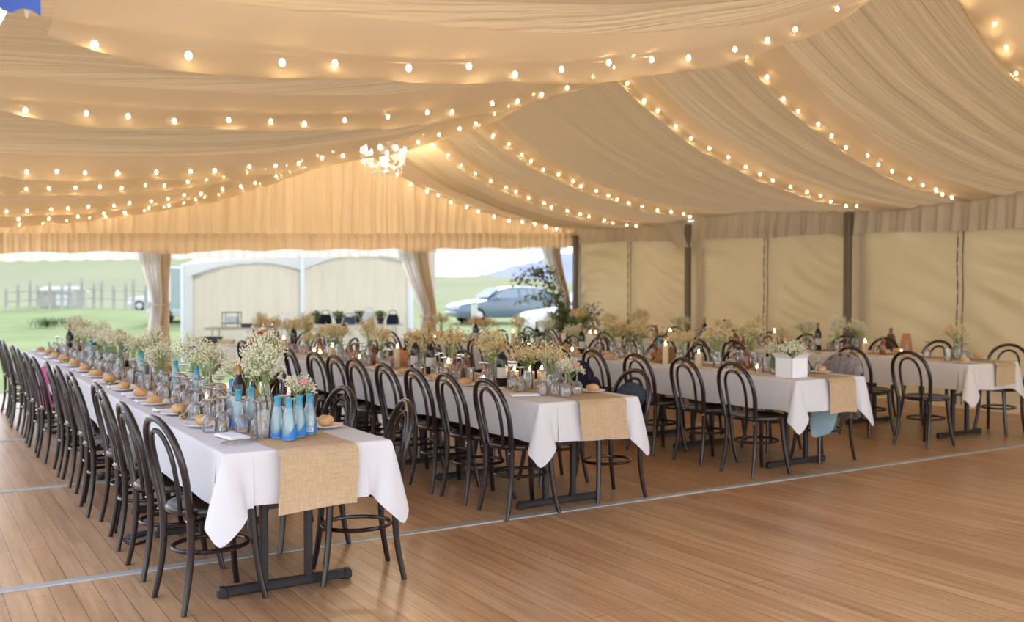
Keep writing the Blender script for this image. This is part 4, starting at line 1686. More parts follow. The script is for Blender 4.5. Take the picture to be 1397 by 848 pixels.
# --- bread rolls, plates, napkins, glasses at every place
for t, (x0, x1, y0, y1) in enumerate(TABLES):
    for side, ys in (('left', LEFT[t]), ('right', RIGHT[t])):
        s = 1 if side == 'left' else -1
        xe = x0 if side == 'left' else x1
        for k, y in enumerate(ys):
            if y < y0 + .15 or y > y1 - .12:
                if not (k == 0):
                    continue
            yy = y - .11 * (1 if side == 'left' else -1) + PR.uniform(-.02, .02)
            if t == 0 and side == 'left' and k == 0:
                put(t, 'napkin', 1.33, 4.70, .07, side=side, rz=.15, occ=False)
                put(t, 'knife', 1.315, 4.545, .01, side=side, rz=-1.15, occ=False, dz=.004)
                put(t, 'fork', 1.34, 4.505, .01, side=side, rz=-1.05, occ=False, dz=.004)
                continue
            if t == 0 and side == 'right' and k == 0:
                yy = 4.78
            if t in (1, 2, 3) and side == 'right' and k == 0:
                yy = y0 + .32
            skip_roll = (t == 1 and side == 'left' and k == 0) or (t == 2 and side == 'left' and k == 0)
            xp = xe + s * .125 + PR.uniform(-.01, .01)
            yy = max(yy, y0 + .13)
            if not skip_roll and free(t, xp, yy, .089):
                put(t, 'plate', xp, yy, .088, side=side, occ=False)
                OCC[t].append((xp, yy, .088))
                put(t, 'roll%d' % PR.randrange(3), xp + PR.uniform(-.01, .01), yy + PR.uniform(-.01, .01), .05, side=side, rz=PR.uniform(0, 6), dz=.0065, occ=False, sc=PR.uniform(.92, 1.1))
            if k < 8 or t == 0:
                yn = yy + .21 * (1 if side == 'left' else -1)
                xn = xe + s * .145
                if y0 + .12 < yn < y1 - .12 and free(t, xn - .05, yn, .054) and free(t, xn + .05, yn, .054):
                    OCC[t] += [(xn - .05, yn, .054), (xn + .05, yn, .054)]
                    put(t, 'napkin', xn, yn, .07, side=side, rz=PI / 2 + PR.uniform(-.08, .08), occ=False)
                    if k < 4 and t < 2:
                        put(t, 'fork', xn, yn + .02, .01, side=side, rz=PI / 2 * s + PI + PR.uniform(-.1, .1), occ=False, dz=.0165)
                        put(t, 'knife', xn, yn - .02, .01, side=side, rz=PI / 2 * s + PI + PR.uniform(-.1, .1), occ=False, dz=.0165)
            for q in range(2 if t < 2 else 1):
                for tries in range(6):
                    gx = xe + s * PR.uniform(.245, .35 if t == 0 else .31)
                    gy = yy + PR.uniform(-.16, .22)
                    if y0 + .1 < gy < y1 - .1 and put(t, 'glass', gx, gy, .041, side=side, force=False):
                        break
            if t == 0:
                for tries in range(5):
                    if put(t, 'tumbler', xe + s * PR.uniform(.24, .31), yy + PR.uniform(-.2, .2), .036, side=side, force=False):
                        break
            if side == 'left' and t == 0:
                for tries in range(6):
                    if put(t, 'favour', xe + s * PR.uniform(.20, .27), yy + PR.uniform(-.14, .14), .024, side=side, force=False):
                        break
                if k % 2 == 0:
                    put(t, 'sprig', xe + s * PR.uniform(.10, .2), yy - .19, .03, side=side, force=False)

for j in range(90):
    put(0, PR.choice(['glass', 'glass', 'tumbler']), 1.18 + PR.uniform(.24, .36), PR.uniform(4.9, 11.9), .041, force=False)
for t, (x0, x1, y0, y1) in enumerate(TABLES):
    ys = y0 + (.95 if t == 0 else .75)
    # a few extra low lights and glasses between them
    for j in range(40 if t else 22):
        yc = PR.uniform(ys, y1 - .15)
        kd = PR.choice(['tea', 'amber', 'glass', 'glass', 'glass', 'tumbler', 'sg0'] if t else ['blue', 'blue', 'glass', 'glass', 'tea', 'sg1'])
        put(t, kd, (x0 + x1) / 2 + PR.uniform(-.14, .16), yc, .041, rz=PR.uniform(-2.6, -1.8), force=False)

# --- the large arrangement in a tall bottle vase, and the white box with its flowers
big = gyp(.20, .27, .125, 30, 760, .014, .0066)
grass_ = MB()
for k in range(46):
    a = GR.uniform(0, 6.28)
    rr = GR.uniform(.02, .11)
    grass_.tube(spline([(0, 0, .06), (rr * .2 * math.cos(a), rr * .2 * math.sin(a), .24), (rr * math.cos(a), rr * math.sin(a), GR.uniform(.36, .47))], 3), lambda i: .0022 - .00028 * i, 4)
bv = MB()
bv.lathe([(.030, 0), (.036, .004), (.038, .06), (.034, .10), (.018, .15), (.014, .20), (.017, .205), (.0125, .205), (.012, .20), (.031, .1), (.034, .06), (.03, .01)], 20, cap1=False)
bt = {'name': 'flower_vase', 'parts': [('vase', bv.mesh('vase', 'cut_glass')), ('stems', big[0]), ('blossoms', big[1]), ('grass_blades', grass_.mesh('grass_blades', 'stem_green')),
                                       ('carnation', flower('carnation_red', .018, (-.06, -.03, .46)), 'small dark red bloom')]}
p = VASE
place(bt, (p.x, p.y, TT + .004), .3, "tall white glass vase of baby's breath and grasses behind the blue bottles", 'flowers')

bx = MB()
for sx in (-1, 1):
    bx.box((sx * .092, 0, .075), (.006, .17, .15))
    bx.box((0, sx * .082, .075), (.19, .006, .15))
bx.box((0, 0, .003), (.185, .165, .006))
flaps = []
for k, (dx, dy) in enumerate(((1, 0), (-1, 0), (0, 1), (0, -1))):
    m = MB()

    def fl(u, v, dx=dx, dy=dy):
        o = .0 + .05 * v
        w_ = .17 * (u - .5) * (1 - .15 * v)
        return (dx * (.095 + o) + (0 if dx else w_), dy * (.085 + o) + (w_ if dx else 0), .15 + .035 * v ** .8)
    m.slab(fl, 4, 5, .002)
    flaps.append(('flap', m.mesh('flap', 'box_white')))
place({'name': 'white_box', 'parts': [('box_body', bx.mesh('box_body', 'box_white', False))] + flaps}, (6.03, 5.57, TT), .06,
      'open white cardboard box on near end of third long table from left', 'box')
gb = gyp(.12, .15, .12, 26, 620, .05)
mm = MB()
mm.lathe([(.05, 0), (.055, .004), (.055, .08), (.05, .085)], 14, cap1=False)
place({'name': 'flower_bowl', 'parts': [('bowl', mm.mesh('bowl', 'clear_glass')), ('stems', gb[0]), ('blossoms', gb[1])]}, (6.03, 5.57, TT + .007), 0,
      "low baby's breath standing inside the open white box", 'flowers')

# --- label by order along each table and link
order = {}
for it in sorted(ITEMS, key=lambda i: i[3]):
    t, kd, x, y, z, side, rz, sc = it
    key = (base_kind(kd), t, side)
    order.setdefault(key, []).append(it)
spec_seen = {}
for (bk, t, side), its in order.items():
    for k, (t, kd, x, y, z, side, rz, sc) in enumerate(its):
        if kd in SPECIAL:
            lab, cat, grp = SPECIAL[kd], 'flowers', "bottles of baby's breath with a bloom"
            n_ = len(its)
            lab = '%s, %s' % (lab, ('%s long table' % ['leftmost', 'second', 'third', 'rightmost'][t]))
            if n_ > 1:
                lab = lab.replace(', ', ', %s along the ' % ORD[k])
        else:
            st, cat, grp = KINDS[bk]
            where = ('%s side of ' % side if side else '') + ['leftmost table', 'second table from left', 'third table from left', 'rightmost table'][t]
            if not side:
                where = 'middle of ' + where
            if k < len(ORD):
                lab = '%s, %s from near end, %s' % (st, ORD[k], where)
            else:
                lab = '%s, far part, %s' % (st, where)
        tp = TP[kd]
        if kd in GOLD and (t == 1 or (t > 1 and (int(y * 10) % 5) < 3)) and kd != 'gyprose':
            tp = GOLD[kd]
        place(tp, (x, y, z), rz, lab, cat, grp, sc)
# ------------------------------------------------------------------ garments and bags left on chairs
def jacket_mesh(seed, w=.215, zt=.875, zb=.38, name='body', m='black_wool', th=.03, back=-.262):
    r = random.Random(seed)
    p = [r.uniform(0, 6) for _ in range(6)]
    mb = MB()

    def fn(u, v):
        # u runs round the hoop top from outer face bottom to inner face bottom; v across the width
        t = (u - .5) * 2
        a = abs(t)
        ww = w * (1.0 - .10 * math.sin(a * 3))
        yy = (v - .5) * 2
        arch = math.sqrt(max(0.0, 1 - (abs(yy) * .93) ** 2.6))
        top = zb + (zt - zb) * (.52 + .48 * arch)
        z = top - (top - zb) * a ** 1.15
        zz = (z - .435) / .43
        lean = -.17 - .09 * max(0, min(1.1, zz)) 
        x = lean + (-.024 if t < 0 else .024) * min(1, a * 6) * (1 + .5 * a) + (t * .012)
        x += .010 * math.sin(yy * 7 + p[0] + a * 2) * a + .006 * math.sin(yy * 15 + p[1])
        return (x, yy * ww + .008 * math.sin(z * 20 + p[2]), z + .012 * math.sin(yy * 6 + p[3]) * a)
    mb.slab(fn, 34, 20, -.006)
    return mb.mesh(name, m)


def sleeve_mesh(s, seed, m):
    r = random.Random(seed)
    b = MB()
    b.tube(spline([(-.235, s * .17, .76), (-.262, s * .215, .66), (-.255, s * .215, .52), (-.24, s * .20, .38)], 5),
           lambda i: .050 - .0009 * i + .003 * math.sin(i * 1.7 + seed), 12)
    return b.mesh('sleeve', m)


def hang(tidx, side, k, m, label, cat, sleeves=True, seed=1, zb=.38, name='jacket', w=.195, zt=.882):
    for (t, s, kk, x, y, rz) in CHAIRS:
        if (t, s, kk) == (tidx, side, k):
            parts = [('cloth_body', jacket_mesh(seed, w, zt, zb, 'cloth_body', m))]
            if sleeves:
                parts += [('sleeve', sleeve_mesh(1, seed, m)), ('sleeve', sleeve_mesh(-1, seed + 1, m))]
            return place({'name': name, 'parts': parts}, (x, y, 0), rz, label, cat)


hang(1, 1, 2, 'black_wool', 'black jacket hung over third right side chair of second long table', 'jacket', seed=3)
hang(1, 1, 1, 'navy_wool', 'dark navy jacket over second right side chair of second long table', 'jacket', seed=5)
hang(1, 1, 0, 'slate_wool', 'slate blue jacket over nearest right side chair of second long table', 'jacket', sleeves=False, seed=6, zb=.45, w=.175, zt=.77)
hang(2, 1, 0, 'grey_knit', 'grey knitted shawl draped over nearest right side chair of third table', 'shawl', sleeves=False, seed=7, zb=.36, name='shawl', w=.225)
hang(2, 1, 1, 'black_wool', 'black jacket over second right side chair of third long table', 'jacket', seed=8)

# pale blue cloth trailing below the near end of the third table
m = MB()


def trail(u, v):
    a = u * 5.2
    x = 6.44 + .155 * math.cos(a) * (1 - .3 * v) + .03 * math.sin(a * 3 + v * 2)
    y = 5.60 + .135 * math.sin(a) * (1 - .2 * v) + .02 * math.sin(a * 4)
    return (x, y, .455 - .24 * v * (.75 + .25 * math.sin(a * 2 + 1)) + .006)


m.slab(trail, 44, 12, .003)
o = link('wrap', m.mesh('wrap', 'pale_blue_cloth'))
tag(o, 'pale blue wrap trailing off a chair seat below third table near end', 'wrap')

# pink cloth on a chair of the leftmost table, sage bag on another seat
def soft_bag(w, d, h, seed, mname, handle=True, name='bag_body'):
    r = random.Random(seed)
    b = MB()
    rings = []
    for i in range(9):
        v = i / 8
        s = (1 - .35 * v ** 2.2) * (1 - .12 * (1 - v) ** 4)
        fl = 1 - .55 * v
        ring = []
        for k in range(20):
            a = 2 * PI * k / 20
            e = 3.2
            c, n_ = math.cos(a), math.sin(a)
            q = (abs(c) ** e + abs(n_) ** e) ** (-1 / e)
            wob = 1 + .03 * math.sin(3 * a + seed + v * 4) + .02 * math.sin(7 * a + seed)
            ring.append(Vector((w / 2 * q * c * s * wob, d / 2 * q * n_ * fl * wob, h * v)))
        rings.append(ring)
    b.loft(rings, True, True, True)
    parts = [(name, b.mesh(name, mname))]
    if handle:
        hm = MB()
        hm.tube(spline([(-w * .28, 0, h * .96), (-w * .2, 0, h * 1.35), (w * .2, 0, h * 1.35), (w * .28, 0, h * .96)], 6), .008, 6)
        parts.append(('handle', hm.mesh('handle', mname)))
    return parts


for (t, s, k, x, y, rz) in CHAIRS:
    if (t, s, k) == (0, 0, 2):
        place({'name': 'soft_bag', 'parts': soft_bag(.17, .13, .11, 2, 'sage_bag')}, (x - .115, y - .02, .462), 1.5, 'soft sage green bag lying on third chair seat, left side of leftmost table', 'bag')
    if (t, s, k) == (0, 0, 8):
        place({'name': 'cardigan', 'parts': [('cloth_body', jacket_mesh(21, .17, .78, .43, 'cloth_body', 'pink_cloth'))]}, (x + .07, y, 0), rz, 'bright pink cardigan over a far chair, left side of leftmost table', 'cardigan')
place({'name': 'handbag', 'parts': soft_bag(.24, .14, .17, 4, 'brown_leather')}, (HBP[0], HBP[1], TT), .5, 'rounded brown handbag on the rightmost long table', 'handbag')
bagp = at(1243, 481, TZ)
place({'name': 'gift_bag', 'parts': soft_bag(.17, .11, .20, 6, 'terracotta', False)}, (GBP[0], GBP[1], TT), .2, 'upright rust-brown gift bag beside the rounded brown handbag', 'gift bag')
hb = at(835, 470, TZ)
place({'name': 'wicker_basket', 'parts': soft_bag(.30, .20, .14, 9, 'wicker')}, (6.16, 7.25, TT + .004), .5, 'brown wicker basket on the third long table near its middle', 'basket')
# dark strap with a grey fob lying on the deck
m = MB()
m.tube(spline([at(168, 735, .006), at(175, 741, .006), at(184, 742, .006), at(194, 739, .006), at(204, 735, .006)], 5), .008, 6)
f = MB()
c = at(188, 729, .012)
f.bbox((c.x, c.y, .013), (.15, .05, .022), .01, .5)
place({'name': 'floor_strap', 'parts': [('cord', m.mesh('cord', 'rubber')), ('fob', f.mesh('fob', 'slate_wool'), 'flat grey fob')]}, (0, 0, 0), 0,
      'dark cord with flat grey end lying on deck under nearest left chairs', 'strap')

# ------------------------------------------------------------------ leafy potted shrub in the far right corner
LR = random.Random(19)


def leaf(mb, p, d, L, wd, up):
    d = d.normalized()
    s = d.cross(up)
    s = s.normalized() if s.length > 1e-4 else Vector((1, 0, 0))
    n = s.cross(d)
    a, b = p, p + d * L
    m1 = p + d * L * .45 + n * L * .06
    l, r = m1 + s * wd * .5 - n * wd * .15, m1 - s * wd * .5 - n * wd * .15
    mb.add([a, l, b, r, m1], [(0, 1, 4), (1, 2, 4), (2, 3, 4), (3, 0, 4)])


def shrub(nb, h, spread, nl, L, extra=()):
    br, lf = MB(), MB()
    ends = []
    for k in range(nb):
        a = LR.uniform(0, 2 * PI)
        rr = spread * math.sqrt(LR.random())
        hh = h * LR.uniform(.55, 1.0) * (1 - .3 * rr / spread)
        pts = spline([(0, 0, .28), (rr * .3 * math.cos(a), rr * .3 * math.sin(a), .28 + hh * .5), (rr * math.cos(a), rr * math.sin(a), .28 + hh)], 5)
        br.tube(pts, lambda i: .012 - .0009 * i, 5)
        ends.append(pts)
    for e in extra:
        pts = spline(e, 6)
        br.tube(pts, lambda i: .011 - .0005 * i if i < 18 else .002, 5)
        ends.append(pts)
        ends.append(pts)
    for k in range(nl):
        pts = LR.choice(ends)
        i = LR.randrange(len(pts) // 3, len(pts))
        p = Vector(pts[i]) + Vector((LR.gauss(0, .05), LR.gauss(0, .05), LR.gauss(0, .05)))
        d = Vector((LR.uniform(-1, 1), LR.uniform(-1, 1), LR.uniform(-.9, .5)))
        leaf(lf, p, d, L * LR.uniform(.6, 1.2), L * .36, Vector((LR.uniform(-.3, .3), LR.uniform(-.3, .3), 1)))
    return br, lf


sp = on_y(780, 14.0)
rv = Vector((math.cos(-YAW), math.sin(-YAW), 0))
ex = []
for (l, z1, z2) in ((.75, 1.55, 1.62), (.95, 1.66, 1.60), (.60, 1.72, 1.78), (.85, 1.30, 1.28), (.9, 1.72, 1.72)):
    ex.append([(0, 0, .3), tuple(-rv * .12 + Vector((0, 0, .95))), tuple(-rv * l * .55 + Vector((0, 0, z1))), tuple(-rv * l + Vector((0, LR.uniform(-.2, .2), z2)))])
br, lf = shrub(44, 1.22, .56, 2700, .13, ex)
pot = MB()
pot.lathe([(.14, 0), (.15, .01), (.19, .30), (.205, .31), (.205, .34), (.18, .34), (.17, .28), (.003, .28)], 22)
place({'name': 'potted_shrub', 'parts': [('pot', pot.mesh('pot', 'pot_dark')), ('branches', br.mesh('branches', 'bark')), ('foliage', lf.mesh('foliage', 'leaf_green', False))]},
      (sp.x, sp.y, -.05), 0, 'leafy dark green potted shrub with drooping boughs in the far right corner', 'shrub')

# ------------------------------------------------------------------ ground outside, hills
def sstep(a, b, x):
    t = max(0.0, min(1.0, (x - a) / (b - a)))
    return t * t * (3 - 2 * t)


def ground_z(d, px):
    k = sstep(565, 625, px)
    z = -.36 + .46 * (sstep(20, 60, d) * (1 - k) + sstep(14, 36, d) * k)
    A = 9.5 - 7.2 * sstep(380, 610, px) + 0.5 * math.sin(px * .012) - 1.2 * sstep(640, 900, px)
    return z + A * sstep(62, 150, d) + .12 * math.sin(d * .21 + px * .02) * sstep(25, 60, d)


m = MB()
dist = [1.5, 4, 8, 11, 14, 17, 20, 24, 28, 33, 38, 44, 50, 56, 62, 70, 78, 86, 95, 105, 115, 126, 138, 150, 170, 200]
NA = 110


def gp(u, v):
    a = -1.75 + 3.1 * u                     # bearing from the tent axis
    k = v * (len(dist) - 1)
    i = min(len(dist) - 2, int(k))
    d = dist[i] + (dist[i + 1] - dist[i]) * (k - i)
    b = a + YAW
    rel = max(-.9, min(.9, a))
    px = W / 2 + FPX * math.tan(rel)
    return (d / max(.55, math.cos(rel)) * math.sin(b), d / max(.55, math.cos(rel)) * math.cos(b), ground_z(d, px))


VS = 14 / (len(dist) - 1)
m.grid(lambda u, v: gp(u, v * VS), NA, 28)
m.f = [tuple(reversed(f)) for f in m.f]
structure('lawn', m, 'lawn_grass')
m = MB()
m.grid(lambda u, v: gp(u, VS + v * (1 - VS)), NA, 24)
m.f = [tuple(reversed(f)) for f in m.f]
structure('hill', m, 'pasture')
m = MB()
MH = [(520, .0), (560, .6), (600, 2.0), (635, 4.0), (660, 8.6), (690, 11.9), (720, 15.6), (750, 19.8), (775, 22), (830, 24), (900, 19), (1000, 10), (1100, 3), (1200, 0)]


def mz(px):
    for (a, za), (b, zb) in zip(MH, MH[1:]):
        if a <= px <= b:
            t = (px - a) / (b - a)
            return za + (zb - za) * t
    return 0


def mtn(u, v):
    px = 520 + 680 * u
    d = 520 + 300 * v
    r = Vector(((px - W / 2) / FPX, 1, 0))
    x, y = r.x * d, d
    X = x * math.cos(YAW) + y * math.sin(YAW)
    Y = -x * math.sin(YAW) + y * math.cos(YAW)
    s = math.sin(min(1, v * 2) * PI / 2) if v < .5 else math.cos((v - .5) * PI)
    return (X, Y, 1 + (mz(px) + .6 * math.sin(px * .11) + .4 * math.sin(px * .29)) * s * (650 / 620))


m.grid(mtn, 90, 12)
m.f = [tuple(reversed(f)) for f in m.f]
structure('hills', m, 'haze_tinted_mountain')


def gpos(px, d):
    """ground position outside along a pixel column at distance d from the camera plane"""
    x, y = (px - W / 2) / FPX * d, d
    return Vector((x * math.cos(YAW) + y * math.sin(YAW), -x * math.sin(YAW) + y * math.cos(YAW), ground_z(d, px)))


# paddock fence and stock rails on the left
post = MB()
post.bbox((0, 0, .75), (.16, .16, 1.7), .03)
fr = link('paddock_fence', None)
fp0 = gpos(150, 58)
fr.location = fp0
tag(fr, 'weathered timber paddock fence across the field beyond the left opening', 'fence')
mp = post.mesh('post', 'weathered_wood', False)
fpos = []
for k in range(18):
    px = 8 + k * 14.5 + (k % 3) * 2
    p = gpos(px, 56 + .5 * math.sin(k))
    fpos.append(p - fp0)
    q = link('post', mp, fr)
    q.location = p - fp0
    q.scale = (1, 1, .85 + .3 * ((k * 7) % 5) / 5)
for zz in (.55, 1.05):
    m = MB()
    m.tube([p + Vector((0, 0, zz)) for p in fpos], .035, 5)
    link('rail', m.mesh('rail', 'weathered_wood'), fr)


# a pale field shelter beside it
def shelter(px, d, wd, h, label):
    p = gpos(px, d)
    a, b = MB(), MB()
    a.box((0, 0, h * .45), (wd, 2.0, h * .9))
    b.slab(lambda u, v: ((u - .5) * wd * 1.12, (v - .5) * 2.6, h + .25 * (1 - abs(2 * v - 1)) - .2), 2, 6, .05)
    c = MB()
    c.box((wd * .2, -1.01, h * .35), (wd * .35, .03, h * .6))
    return place({'name': 'field_shelter', 'parts': [('walls', a.mesh('walls', 'weathered_wood', False)), ('roof', b.mesh('roof', 'tent_roof', False)), ('door', c.mesh('door', 'pole_white', False))]},
                 p, -YAW, label, 'shed')


shelter(86, 60, 1.9, 1.15, 'low pale field shelter among the fence posts, left opening')
for px, d, s in ((62, 38, 1.0), (92, 40, .9)):
    p = gpos(px, d)
    b = MB()
    for k in range(60):
        a = LR.uniform(0, 6.28)
        r_ = LR.uniform(0, .55) * s
        leaf(b, Vector((r_ * math.cos(a), r_ * .7 * math.sin(a), 0)), Vector((LR.uniform(-.6, .6), LR.uniform(-.6, .6), 1)), .48 * s, .10, Vector((1, .2, 0)))
    o = link('grass_tussock', b.mesh('grass_tussock', 'leaf_green', False))
    o.location = p
    tag(o, '%s dark green tussock in the mown field beyond the left opening' % ('larger left' if s == 1 else 'smaller right'), 'tussock')


# ------------------------------------------------------------------ cars
def car_tpl(paint):
    L = 4.1
    # side profile of the lower body (x from front to rear) and the cabin
    def body_ring(x, zl, zh, hw, tuck):
        return [Vector((x, s * y, z)) for s, y, z in ((-1, hw - tuck, zl), (-1, hw, zl + .12), (-1, hw + .01, (zl + zh) / 2), (-1, hw - .02, zh - .06), (-1, hw - .10, zh),
                                                      (1, hw - .10, zh), (1, hw - .02, zh - .06), (1, hw + .01, (zl + zh) / 2), (1, hw, zl + .12), (1, hw - tuck, zl))]
    b = MB()
    st = [(-2.05, .36, .60, .62), (-2.0, .27, .70, .74), (-1.8, .22, .76, .80), (-1.3, .22, .84, .825), (-.75, .22, .91, .83), (.2, .22, .93, .84), (1.2, .22, .95, .83), (1.75, .24, .96, .80), (1.98, .30, .93, .76), (2.05, .38, .80, .70)]
    b.loft([body_ring(x, zl, zh, hw, .06) for x, zl, zh, hw in st], True, True, True)
    g = MB()
    prof_ = [(-.85, .90), (-.25, 1.33), (.05, 1.385), (.6, 1.40), (1.15, 1.375), (1.45, 1.32), (1.95, .93)]
    rings = []
    for x, z in prof_:
        hw = .80 - .24 * max(0, (z - .9) / .5)
        hb = .80
        rings.append([Vector((x, -hb + .0, .88)), Vector((x, -hw, z - .02)), Vector((x, -hw + .10, z)), Vector((x, hw - .10, z)), Vector((x, hw, z - .02)), Vector((x, hb, .88))])
    g.loft(rings, True, True, True)
    parts = [('body_shell', b.mesh('body_shell', paint)), ('cabin', g.mesh('cabin', paint))]

    def side_win(s, pts):
        m = MB()
        vs = []
        for x, z in pts:
            hw = .80 - .24 * max(0, (z - .9) / .5)
            t = (z - .88) / .5
            vs.append(Vector((x, s * (.80 - (.80 - .57) * min(1, max(0, t)) + .014), z)))
        ctr = sum(vs, Vector()) / len(vs)
        n = len(vs)
        inn = [v + Vector((0, -s * .02, 0)) for v in vs]
        m.add(vs + inn, [tuple(range(n)) if s < 0 else tuple(reversed(range(n)))] + [(i, (i + 1) % n, n + (i + 1) % n, n + i) for i in range(n)])
        return m.mesh('window', 'car_window', False)
    for s in (-1, 1):
        parts.append(('window', side_win(s, [(-.62, .96), (.40, .97), (.40, 1.30), (.0, 1.30), (-.22, 1.24)])))
        parts.append(('window', side_win(s, [(.50, .97), (1.55, .98), (1.22, 1.28), (.50, 1.31)])))
    for nm, (xa, za), (xb, zb), w0, w1 in (('windscreen', (-.80, .96), (-.28, 1.325), .70, .56), ('rear_window', (1.92, .99), (1.50, 1.30), .68, .56)):
        m = MB()
        off = Vector((-.035 if nm == 'windscreen' else .035, 0, .02))
        m.slab(lambda u, v: Vector((xa + (xb - xa) * v, (u - .5) * 2 * (w0 + (w1 - w0) * v), za + (zb - za) * v)) + off, 4, 3, .02)
        parts.append((nm, m.mesh(nm, 'car_window')))
    for x in (-1.28, 1.28):
        for s in (-1, 1):
            m = MB()
            R = Matrix.Rotation(PI / 2, 3, 'X')
            rings = []
            for r_, y in ((.20, -.09), (.29, -.09), (.305, -.05), (.305, .05), (.29, .09), (.20, .09)):
                rings.append([Vector((x + r_ * math.cos(2 * PI * k / 20), s * .76 + y, .305 + r_ * math.sin(2 * PI * k / 20))) for k in range(20)])
            m.loft(rings, True, True, True)
            h = MB()
            h.loft([[Vector((x + r_ * math.cos(2 * PI * k / 16), s * (.76 + y), .305 + r_ * math.sin(2 * PI * k / 16))) for k in range(16)] for r_, y in ((.19, .088), (.18, .10), (.05, .105))], True, True, True)
            parts.append(('wheel', m.mesh('wheel', 'rubber'), None, [('hubcap', h.mesh('hubcap', 'lamp_glass'))]))
    for s in (-1, 1):
        m = MB()
        m.blob((-.52, s * .93, .98), (.06, .10, .07), 10, 7)
        parts.append(('mirror', m.mesh('mirror', paint)))
        m = MB()
        m.blob((-1.98, s * .58, .62), (.08, .16, .07), 10, 7)
        parts.append(('headlamp', m.mesh('headlamp', 'lamp_glass')))
    m = MB()
    m.bbox((-2.04, 0, .42), (.08, 1.3, .14), .03)
    m2 = MB()
    m2.bbox((2.04, 0, .45), (.08, 1.35, .16), .03)
    parts += [('front_bumper', m.mesh('front_bumper', paint)), ('rear_bumper', m2.mesh('rear_bumper', paint))]
    return {'name': 'car', 'parts': parts}


CB, CW = car_tpl('car_blue'), car_tpl('car_white')
p = gpos(684, 36)
place(CB, (p.x, p.y, ground_z(36, 684)), -YAW + .40, 'silver-blue hatchback parked on the grass outside the right opening', 'car', sc=.94)
p = gpos(803, 30)
place(CW, (p.x, p.y, ground_z(30, 803) - .10), -YAW + .25, 'white car half hidden behind the leafy shrub', 'car')
p = gpos(222, 60)
place(CW, (p.x, p.y, ground_z(60, 222)), -YAW + .3, 'white car far off in the field beside the left tied curtain', 'car')
# pale post in front of the car
m = MB()
m.bbox((0, 0, .7), (.13, .13, 1.5), .02)
c = MB()
c.lathe([(.085, 1.45), (.09, 1.47), (.03, 1.52)], 10)
p = gpos(647, 20.5)
place({'name': 'white_post', 'parts': [('post', m.mesh('post', 'pole_white', False)), ('cap', c.mesh('cap', 'pole_white'))]}, (p.x, p.y, -.36), -YAW,
      'pale square post standing in front of the silver-blue hatchback', 'post')

# caravan between the tied curtain and the catering tent
p = gpos(244, 42)
a, wf, wg, tr, wh = MB(), MB(), MB(), MB(), MB()
a.bbox((1.2, 0, 1.28), (4.4, 2.1, 1.95), .16)
parts = [('body_shell', a.mesh('body_shell', 'caravan_skin', False))]
for x in (-.45, 1.1, 2.5):
    f, g = MB(), MB()
    f.bbox((x, -1.06, 1.45), (.95, .05, 1.2), .02)
    g.bbox((x + .08, -1.09, 1.45), (.62, .03, 1.0), .01)
    parts.append(('window', f.mesh('window', 'pole_white', False), None, [('pane', g.mesh('pane', 'window_dark', False))]))
tr.bbox((1.2, 0, 2.27), (4.5, 2.2, .10), .04)
parts.append(('roof_trim', tr.mesh('roof_trim', 'tent_roof', False)))
sk = MB()
sk.bbox((1.2, -.02, .42), (4.42, 2.12, .30), .05)
parts.append(('skirt', sk.mesh('skirt', 'tent_roof', False)))
for x in (-.2, 2.4):
    w_ = MB()
    w_.loft([[Vector((x + .3 * math.cos(2 * PI * k / 16), y, .30 + .3 * math.sin(2 * PI * k / 16))) for k in range(16)] for y in (-1.08, -.85)], True, True, True)
    parts.append(('wheel', w_.mesh('wheel', 'rubber')))
place({'name': 'caravan', 'parts': parts}, (p.x, p.y, ground_z(42, 244) - .02), -YAW, 'grey-green caravan with white framed dark window behind left tied curtain', 'caravan')

